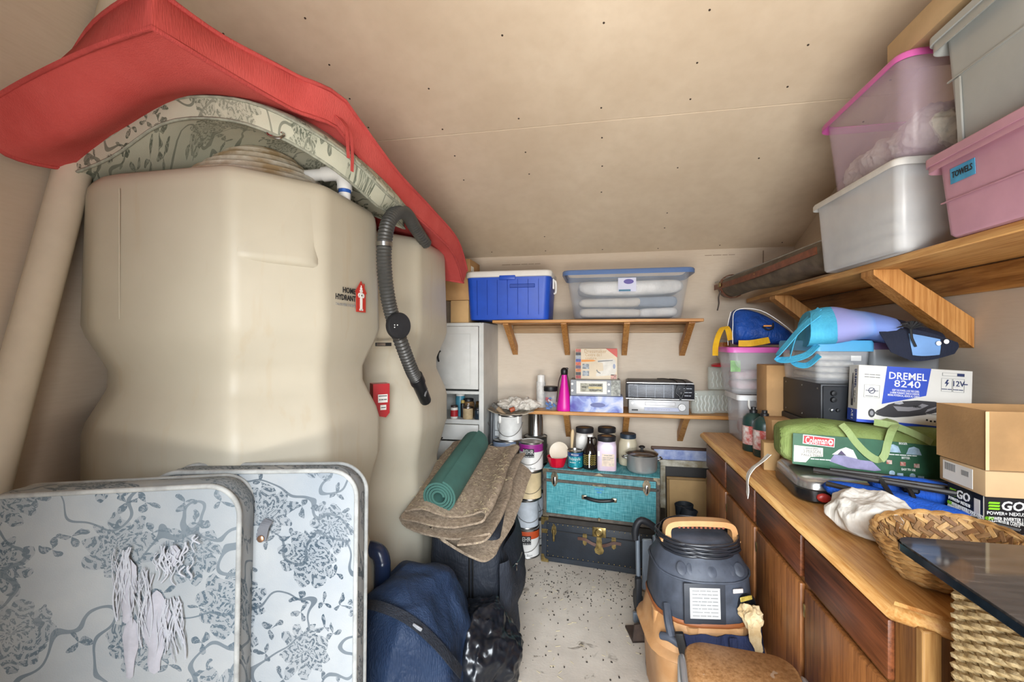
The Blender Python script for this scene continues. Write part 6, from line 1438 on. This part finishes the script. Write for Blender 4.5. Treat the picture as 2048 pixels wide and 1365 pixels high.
# ---- boxes at the near right of the counter
eg = thing('inverter_box', 'black inverter box with green and white EGO lettering on the worktop', 'box', (.97, 1.385, CT))
w, d, h = .31, .125, .142
MB().box((w / 2, d / 2, h / 2), (w, d, h), .002, 1).build('carton', mat('ego_black', '14161c', .4, var=.1), eg)
lg, wh = inkgreen, inkwhite
f = -.0006
MB().tube([(.0, -.0005, .0), (.0, -.0005, h)], .0012, 4).build('worn_edge', mat('worn_edge', 'b8b2a6', .8), eg); MB().tube([(0, -.0005, h), (w, -.0005, h)], .0012, 4).build('worn_edge', mat('worn_edge', 'b8b2a6', .8), eg)
MB().tube([(-.0005, 0, h), (-.0005, d, h)], .0012, 4).build('worn_edge', mat('worn_edge', 'b8b2a6', .8), eg)
def ego_face(M, s):
    for k in range(3): MB().poly([(.010 * s, .106 + k * .0075), (.034 * s, .106 + k * .0075), (.036 * s, .111 + k * .0075), (.012 * s, .111 + k * .0075)], .001, M).build('logo_bar', lg, eg, None)
    mb = MB(); text_into(mb, 'GO', .032, M @ M4((.062 * s, -.0003, .1165)), .02, .05 * s, shear=.15); mb.build('lettering', wh, eg, None)
    mb = MB(); text_into(mb, 'POWER+ NEXUS', .012, M @ M4((.048 * s, -.0003, .097)), .004, .082 * s); text_into(mb, '      POWER INVERTER | TOOL ONLY', .013, M @ M4((.066 * s, -.0003, .083)), .01, .125 * s); text_into(mb, 'CONVERTISSEUR CONTINU-ALTERNATIF', .013, M @ M4((.066 * s, -.0003, .073)), .01, .125 * s); text_into(mb, 'DE           | OUTIL SEUL', .013, M @ M4((.042 * s, -.0003, .063)), .01, .075 * s); mb.build('lettering', wh, eg, None)
    mb = MB(); text_into(mb, '400W', .013, M @ M4((.012 * s, -.0006, .083)), .012, .02 * s); text_into(mb, '400 W', .013, M @ M4((.026 * s, -.0006, .063)), .012, .024 * s); mb.build('lettering', lg, eg, None)
ego_face(M4((0, f, 0)), 1.0)
ego_face(M4((f, d, 0), (0, 0, R(-90))), .92)
lettering(eg, [('PARAGON', .009, .022, f - .0005, .050, 0, .004, .034), ('~~~', .008, .066, f - .0005, .034, 0, 0, .06), ('~~~~', .008, .066, f - .0005, .022, 0, 0, .06)], wh)
mb = MB(); mb.tube([(.004, f, .012), (.004, f, .055), (.046, f, .055), (.058, f, .046), (.15, f, .046)], .0007, 4); mb.build('frame_line', inkgrey, eg, None)
mb = MB(); mb.tube([(.020 + .011 * math.cos(a), f, .026 + .009 * math.sin(a)) for a in [2 * PI * q / 20 for q in range(20)]], .0008, 4, None, False, True); mb.build('plug_icon', wh, eg, None)
MB().box((.02, f - .0002, .026), (.009, .001, .005)).build('plug_icon', wh, eg, None)
MB().box((f, .02, .105), (.001, .018, .04)).build('side_label', paper, eg, None)
mbx = carton('flat shipping box with white address label on the inverter box', (1.11, 1.445, CT + .143), (.30, .16, .066), 0, mat('card_beige', 'c6a67c', .8, var=.06), 'boxes on the inverter box', tape=False)
MB().box((-.1506, .012, .033), (.001, .105, .052)).build('address_label', paper, mbx, None)
mb = MB()
for k in range(14): mb.box((-.1513, .055 - k * .0028, .045), (.0006, .0012 if k % 3 else .002, .02))
for k in range(9): mb.box((-.1513, -.005 - k * .0028, .042), (.0006, .0012 if k % 2 else .002, .014))
o = mb.build('barcode', inkgrey, mbx, None); o['kind'] = 'stuff'
lettering(mbx, [('LOU', .030, -.03, -.0806, .030, 0, .012, .06)], mat('print_brown', '3b2a20', .7, var=0))
ob = carton('open cardboard box with a tape seam on the flat shipping box', (1.12, 1.455, CT + .211), (.32, .165, .15), 2, cardm, 'boxes on the inverter box', True)
MB().ribbon([(-.158, -.0835, .149), (-.158, -.0835, .0)], .008, .001, (1, .0, 0)).build('corner_tape', mat('paper_tape', 'd6bd92', .5, var=.05), ob, None)
G = [[(-.16, .08, .150), (-.16, .0, .150), (-.16, -.082, .150)], [(-.02, .08, .146), (-.02, .0, .142), (-.02, -.08, .138)]]
mb = MB(); mb.sheet([[(x, .079 - q * .03, .149 - q * .035) for q in (0, .5, 1)] for x in (-.15, 0, .15)], .003); mb.build('flap', cardm, ob, None)
mb = MB(); mb.sheet([[(-.15 + q * .12, y, .149 - q * .02) for q in (0, .5, 1)] for y in (-.08, 0, .08)], .003); mb.build('flap', cardm, ob, None)

# ---- woven rope table with dark glass top
rt_ = thing('rope_table', 'woven seagrass rope pedestal table in front of the worktop end', 'table', (.62, .55, 0))
ropem = mat('seagrass', 'dfca9e', .8, var=.22, vscale=40, col2='a98d5c', bump=.3, bscale=200)
W_, D_ = .44, .41
MB().box((W_ / 2, D_ / 2, .515), (W_ - .02, D_ - .02, 1.03), .01, 2).build('core', mat('rope_core', '7b6238', .9, var=.2), rt_)
def rope_path(n=150):
    base = rrect(W_, D_, .025, 0, 4, W_ / 2, D_ / 2); P = []
    L = [Vector(p) for p in base]; tot = sum((L[i] - L[i - 1]).length for i in range(len(L))); step = tot / n
    pts, acc, i = [], 0, 0
    cur = L[0].copy(); idx = 0
    for q in range(n):
        pts.append(cur.copy()); rem = step
        while rem > 0:
            nx = L[(idx + 1) % len(L)]; dl = (nx - cur).length
            if dl > rem: cur = cur + (nx - cur).normalized() * rem; rem = 0
            else: cur = nx.copy(); rem -= dl; idx += 1
    return pts
rp_ = rope_path(170); nn = len(rp_)
def strand(ph):
    P = []
    for q, p in enumerate(rp_):
        t = (rp_[(q + 1) % nn] - rp_[q - 1]).normalized(); o = Vector((t.y, -t.x, 0)); a = 2 * PI * q / nn * 27 + ph
        P.append(p + o * (.0045 * math.cos(a)) + Vector((0, 0, .0048 * math.sin(a))))
    return P
srcs = []
for k in range(72):
    if k < 5:
        mb = MB()
        for ph in (0, PI): mb.tube(strand(ph + k * 1.2566 / 2), .0057, 5, None, False, True)
        o = mb.build('rope_row', ropem, rt_, 60); srcs.append(o)
    else: o = inst(srcs[k % 5], rt_, None, None, 'rope_row')
    o.location = (0, 0, .012 + k * .0142)
k = NT('dark_glass_top'); k.set(.06, 0, .6); v = k.coord((6, 40, 40), (0, 0, .35)); k.base(k.ramp(k.noise(v, 1.5, 5), [(.3, lin('34312f')), (.6, lin('4a4542')), (.75, lin('6a625c'))]))
gt_ = MB().loft([[(x, y, z) for x, y, z in rrect(.58, .565, .03, zz, 5, .235, .1925)] for zz in (1.036, 1.037, 1.053, 1.055)]).build('glass_top', k.m, rt_, 40)
gt_['label'] = 'dark granite-look glass top'
MB().loft([rrect(.584, .569, .03, zz, 5, .235, .1925) for zz in (1.038, 1.052)], False, False).build('edge', mat('glass_edge', '1d2730', .12, var=.2, vscale=60), gt_, 40)

# ================================================================ FLOOR: wet vacuum, hand truck, stool
vcx, vcy = .383, 1.955
vk = thing('wet_vacuum', 'orange and black wet vacuum with coiled cord on the floor', 'vacuum', (vcx, vcy, 0), 8)
orm = mat('vac_orange', 'cfa274', .5, var=.1, vscale=6, col2='bb8958'); vb = mat('vac_black', '474d59', .6, var=.25, vscale=10, bump=.1, bscale=60)
MB().loft([rrect(.33, .33, .09, 0), rrect(.36, .36, .10, .02), rrect(.385, .39, .11, .25), rrect(.395, .40, .12, .262), rrect(.43, .43, .13, .266), rrect(.44, .44, .13, .272), rrect(.43, .43, .13, .282), rrect(.40, .40, .13, .292), rrect(.365, .37, .13, .40)]).build('tank', orm, vk, 50)
for a in range(4):
    an = R(45 + 90 * a); MB().lathe([(.03, .0), (.034, .03), (.034, .075), (.02, .09), (0, .09)], (.17 * math.cos(an) * 1.15, .17 * math.sin(an) * 1.15, 0), 14).build('foot', mat('vac_foot', '4b433e', .6), vk, 50)
for a, s in ((200, 1), (245, 1), (300, 1)):
    an = R(a); MB().loft([rrect(.05, .06, .02, z, 4, .178 * math.cos(an), .178 * math.sin(an)) for z in (.285, .39)]).build('tank_rib', orm, vk, 50)
MB().loft([rrect(.35, .36, .13, .385), rrect(.37, .38, .14, .395), rrect(.365, .375, .14, .44), rrect(.35, .355, .14, .55), rrect(.345, .35, .14, .565), rrect(.30, .30, .13, .605), rrect(.27, .27, .12, .625), rrect(.26, .26, .12, .66), rrect(.20, .20, .09, .675)]).build('motor_head', vb, vk, 60)
MB().loft([rrect(.372, .382, .14, .392), rrect(.38, .39, .145, .398), rrect(.38, .39, .145, .404), rrect(.372, .382, .14, .41)], False, False).build('seal_band', mat('vac_seal', '9a5a30', .5), vk, 50)
MB().tube([(x, y, z) for x, y, z in rrect(.355, .36, .14, .552, 6)], .004, 6, None, False, True).build('ridge', vb, vk, 60)
for q in range(7):
    x = -.105 + q * .035; MB().lathe([(.018, 0), (.019, .006), (.014, .009), (0, .009)], (0, 0, 0), 14, M4((x, -.155 + abs(x) * .15, .583), (R(52), 0, 0), (1, 1.3, 1))).build('vent_scallop', vb, vk, 60)
# handle
hz = .70
hp_ = spline([(-.125, -.03, .645), (-.128, -.03, .69), (-.108, -.03, .712), (-.04, -.03, .718), (.04, -.03, .718), (.108, -.03, .712), (.128, -.03, .69), (.130, -.03, .645)], 5)
MB().ribbon(hp_, .045, .022, (0, 1, 0)).build('handle', orm, vk, 40)
for q in range(11): MB().box((-.085 + q * .017, -.03, .703), (.009, .046, .008), .001, 1).build('grip_notch', mat('vac_notch', '8a4a34', .6), vk)
for s in (-1, 1): MB().box((s * .14, -.03, .648), (.03, .04, .012), .004, 1).build('cord_hook', orm, vk)
# coiled cord
P = []
for q in range(420):
    a = 2 * PI * q / 60; kx = .150 + .006 * math.sin(q * .37) + (q % 7) * .0006; P.append((kx * math.cos(a), kx * math.sin(a) * .98, .622 + .007 * (q / 60) + .006 * math.sin(a * 1.3 + q * .02)))
MB().tube(P, .0046, 6).build('power_cord', mat('cord_black', '23252b', .4, var=.1), vk, 60)
# spec label, badge, port plugged with rag
lx = M4((-.035, -.1855, .485), (R(-4), 0, 0))
MB().box((-.035, -.1815, .478), (.15, .012, .145), .004, 2, None, (R(-4), 0, 0)).build('label_recess', mat('vac_recess', '2c3038', .6), vk)
MB().box((-.035, -.1885, .482), (.108, .001, .108), 0, 1, None, (R(-4), 0, 0)).build('spec_label', mat('spec_paper', 'c9c9c6', .7, var=.06), vk, None)
mb = MB()
for q, t in enumerate(('~~~~', '~~~~~', '~~~', '~~~~~', '~~~~', '~~~~~', '~~~', '~~~~')):
    text_into(mb, t, .010, M4((-.035, -.1905 + (.526 - q * .0125 - .482) * .07, .526 - q * .0125), (R(-4), 0, 0)), 0, .092)
mb.build('lettering', inkgrey, vk, None)
MB().box((.085, -.182, .527), (.04, .004, .016), .002, 1, None, (R(-4), 0, R(10))).build('badge', mat('badge_pale', 'c8bfba', .5), vk)
pt_ = M4((.12, -.165, .47), (R(84), 0, R(25)))
MB().lathe([(.036, -.02), (.038, .012), (.030, .016), (.028, 0), (0, 0)], (0, 0, 0), 24, pt_).build('exhaust_port', black, vk, 50)
MB().box((.112, -.186, .503), (.055, .004, .016), .002, 1, None, (R(-10), 0, R(22))).build('warning_label', mat('warn_yellow', 'c2a94e', .5, var=.2, vscale=60), vk)
rgv = thing('stuffed_rag', 'stained cream rag stuffed in the vacuum exhaust port', 'rag', (vcx + .145, vcy - .19, .455))
mb = MB().add([(p.x * .034, p.y * .026, p.z * .036) for p in vs], fs).crumple(.014, 28, 3); mb.build('knot', fabric('stained_rag', 'd5c29c', 'b3966a', .95, 300, .1, 22), rgv, 80)
mb = MB(); G = spgrid([[(-.024, -.02, .01), (-.012, -.03, -.05), (.006, -.03, -.10), (.018, -.025, -.135)], [(.024, -.015, .01), (.028, -.025, -.05), (.03, -.03, -.09), (.026, -.025, -.138)]], 6, 4); mb.sheet(G, .004).jitter(.01, 30, 4); mb.build('tail', fabric('stained_rag', 'd5c29c', None), rgv, 70)
# navy tool apron wrapped round the tank
ap = fabric('apron_navy', '3a4468', '2d3554', .85, 500, .15, 7, .5, 14)
G = []
for q in range(17):
    a = R(238 + 88 * q / 16); r0 = .205; col = []
    for m_ in range(7):
        z = .375 - .06 * m_; fl_ = .0 + .012 * m_ + .008 * math.sin(q * 1.3 + m_)
        rr_ = (r0 + fl_) * (1 + .10 * abs(math.sin(2 * a)) ** 2); col.append((rr_ * math.cos(a), rr_ * math.sin(a), z))
    G.append(col)
mb = MB(); mb.sheet(G, .004).jitter(.01, 9, 4); mb.build('tool_apron', ap, vk, 70)
MB().box((.05, -.228, .345), (.028, .006, .075), .002, 1, None, (R(-6), 0, R(6))).build('apron_loop', ap, vk)
# side clamp and black wand clip
MB().tube(spline([(-.155, -.125, .44), (-.16, -.165, .40), (-.155, -.19, .36)], 4), .016, 8).build('side_latch', vb, vk)
MB().box((-.125, -.232, .325), (.03, .018, .16), .005, 2, None, (R(6), R(-12), R(-18))).build('wand_clip', black, vk)
MB().tube(spline([(-.185, -.165, .345), (-.165, -.19, .355), (-.135, -.21, .345)], 4), .014, 10).build('clip_arm', vb, vk)

# ---- hand truck folded behind
ht_ = thing('hand_truck', 'grey and black folded hand truck standing before the black trunk', 'hand truck', (.215, 2.44, 0), 10)
gal = mat('truck_grey', '8f9aa6', .4, .4, var=.1); tbk = mat('truck_black', '24262b', .55, var=.15)
for x in (-.02, .07): MB().tube([(x, .0, .06), (x, .03, .42)], .012, 10).build('rail', gal, ht_)
MB().box((.025, .01, .28), (.05, .02, .26), .004, 1).build('centre_plate', gal, ht_)
MB().tube(spline([(-.03, .03, .40), (-.03, .03, .46), (.0, .03, .50), (.06, .03, .47), (.10, .03, .42), (.09, .02, .36)], 4), .018, 10).build('grip', tbk, ht_)
MB().box((-.025, -.005, .14), (.03, .04, .16), .006, 2).build('joint', tbk, ht_)
MB().box((.085, -.02, .22), (.07, .06, .10), .012, 2).build('folding_clamp', tbk, ht_)
MB().tube([(.08, -.03, .04), (.085, -.02, .19)], .022, 12).build('telescoping_tube', mat('truck_alu', 'b6babd', .3, .8), ht_)
for x in (-.01, .11): MB().lathe([(.02, -.012), (.06, -.012), (.06, .012), (.02, .012)], (0, 0, 0), 22, M4((x, .06, .06), (0, R(90), 0))).build('wheel', tbk, ht_, 40)
MB().box((.04, -.04, .035), (.2, .02, .05), .004, 1).build('toe_plate', gal, ht_)
# rusty dustpan-like angle on the floor
ra = thing('metal_angle', 'rusty brown metal bracket on the floor beside the vacuum', 'bracket', (.155, 2.30, 0), 14)
MB().poly([(-.02, 0), (.09, 0), (.09, .03), (.02, .09), (-.01, .085)], .012, M4((0, -.06, 0))).build('plate', mat('rust_brown', '4b3a30', .7, var=.25, vscale=20), ra)
MB().box((.035, .0, .006), (.11, .12, .012), .002, 1).build('foot_plate', mat('rust_brown', '4b3a30', .7), ra)

# ---- stool
so = thing('step_stool', 'step stool with tan laminate seat and silver tube legs in the foreground', 'stool', (.405, 1.385, 0), -6)
k = NT('cork_laminate'); k.set(.5, 0, .35); v = k.coord(); n1 = k.noise(v, 90, 4, .7); n2 = k.noise(v, 7, 3)
c = k.ramp(k.math('ADD', k.math('MULTIPLY', n1, .7), k.math('MULTIPLY', n2, .3)), [(.38, lin('8a6038')), (.5, lin('a87b4e')), (.62, lin('b98d60'))])
pt2 = k.ramp(k.noise(v, 22, 2), [(.70, (0, 0, 0, 1)), (.73, (1, 1, 1, 1))]); k.base(k.mix(k.math('MULTIPLY', pt2, .6), c, lin('cdb9a4')))
MB().loft([rrect(.30, .32, .06, .445, 8), rrect(.315, .335, .065, .449, 8), rrect(.315, .335, .065, .463, 8), rrect(.30, .32, .06, .470, 8)]).build('seat', k.m, so, 50)
al_ = mat('alu_tube', 'c2c5c8', .3, .7, var=.05)
for x in (-.165, .165):
    MB().tube(spline([(x, .13, 0), (x, .125, .38), (x, .115, .43), (x, .08, .452), (x, .0, .455), (x, -.10, .452), (x, -.14, .43), (x, -.155, .38), (x, -.20, 0)], 5), .0125, 12).build('leg_frame', al_, so, 60)
    for y in (.13, -.2): MB().lathe([(.016, 0), (.016, .02), (.0125, .024)], (x, y, 0), 12).build('foot', black, so)
for z, y in ((.2, .127), (.22, -.178)): MB().tube([(-.165, y, z), (.165, y, z)], .009, 10).build('stretcher', al_, so)
MB().box((0, -.19, .22), (.33, .09, .016), .004, 1).build('lower_step', k.m, so)
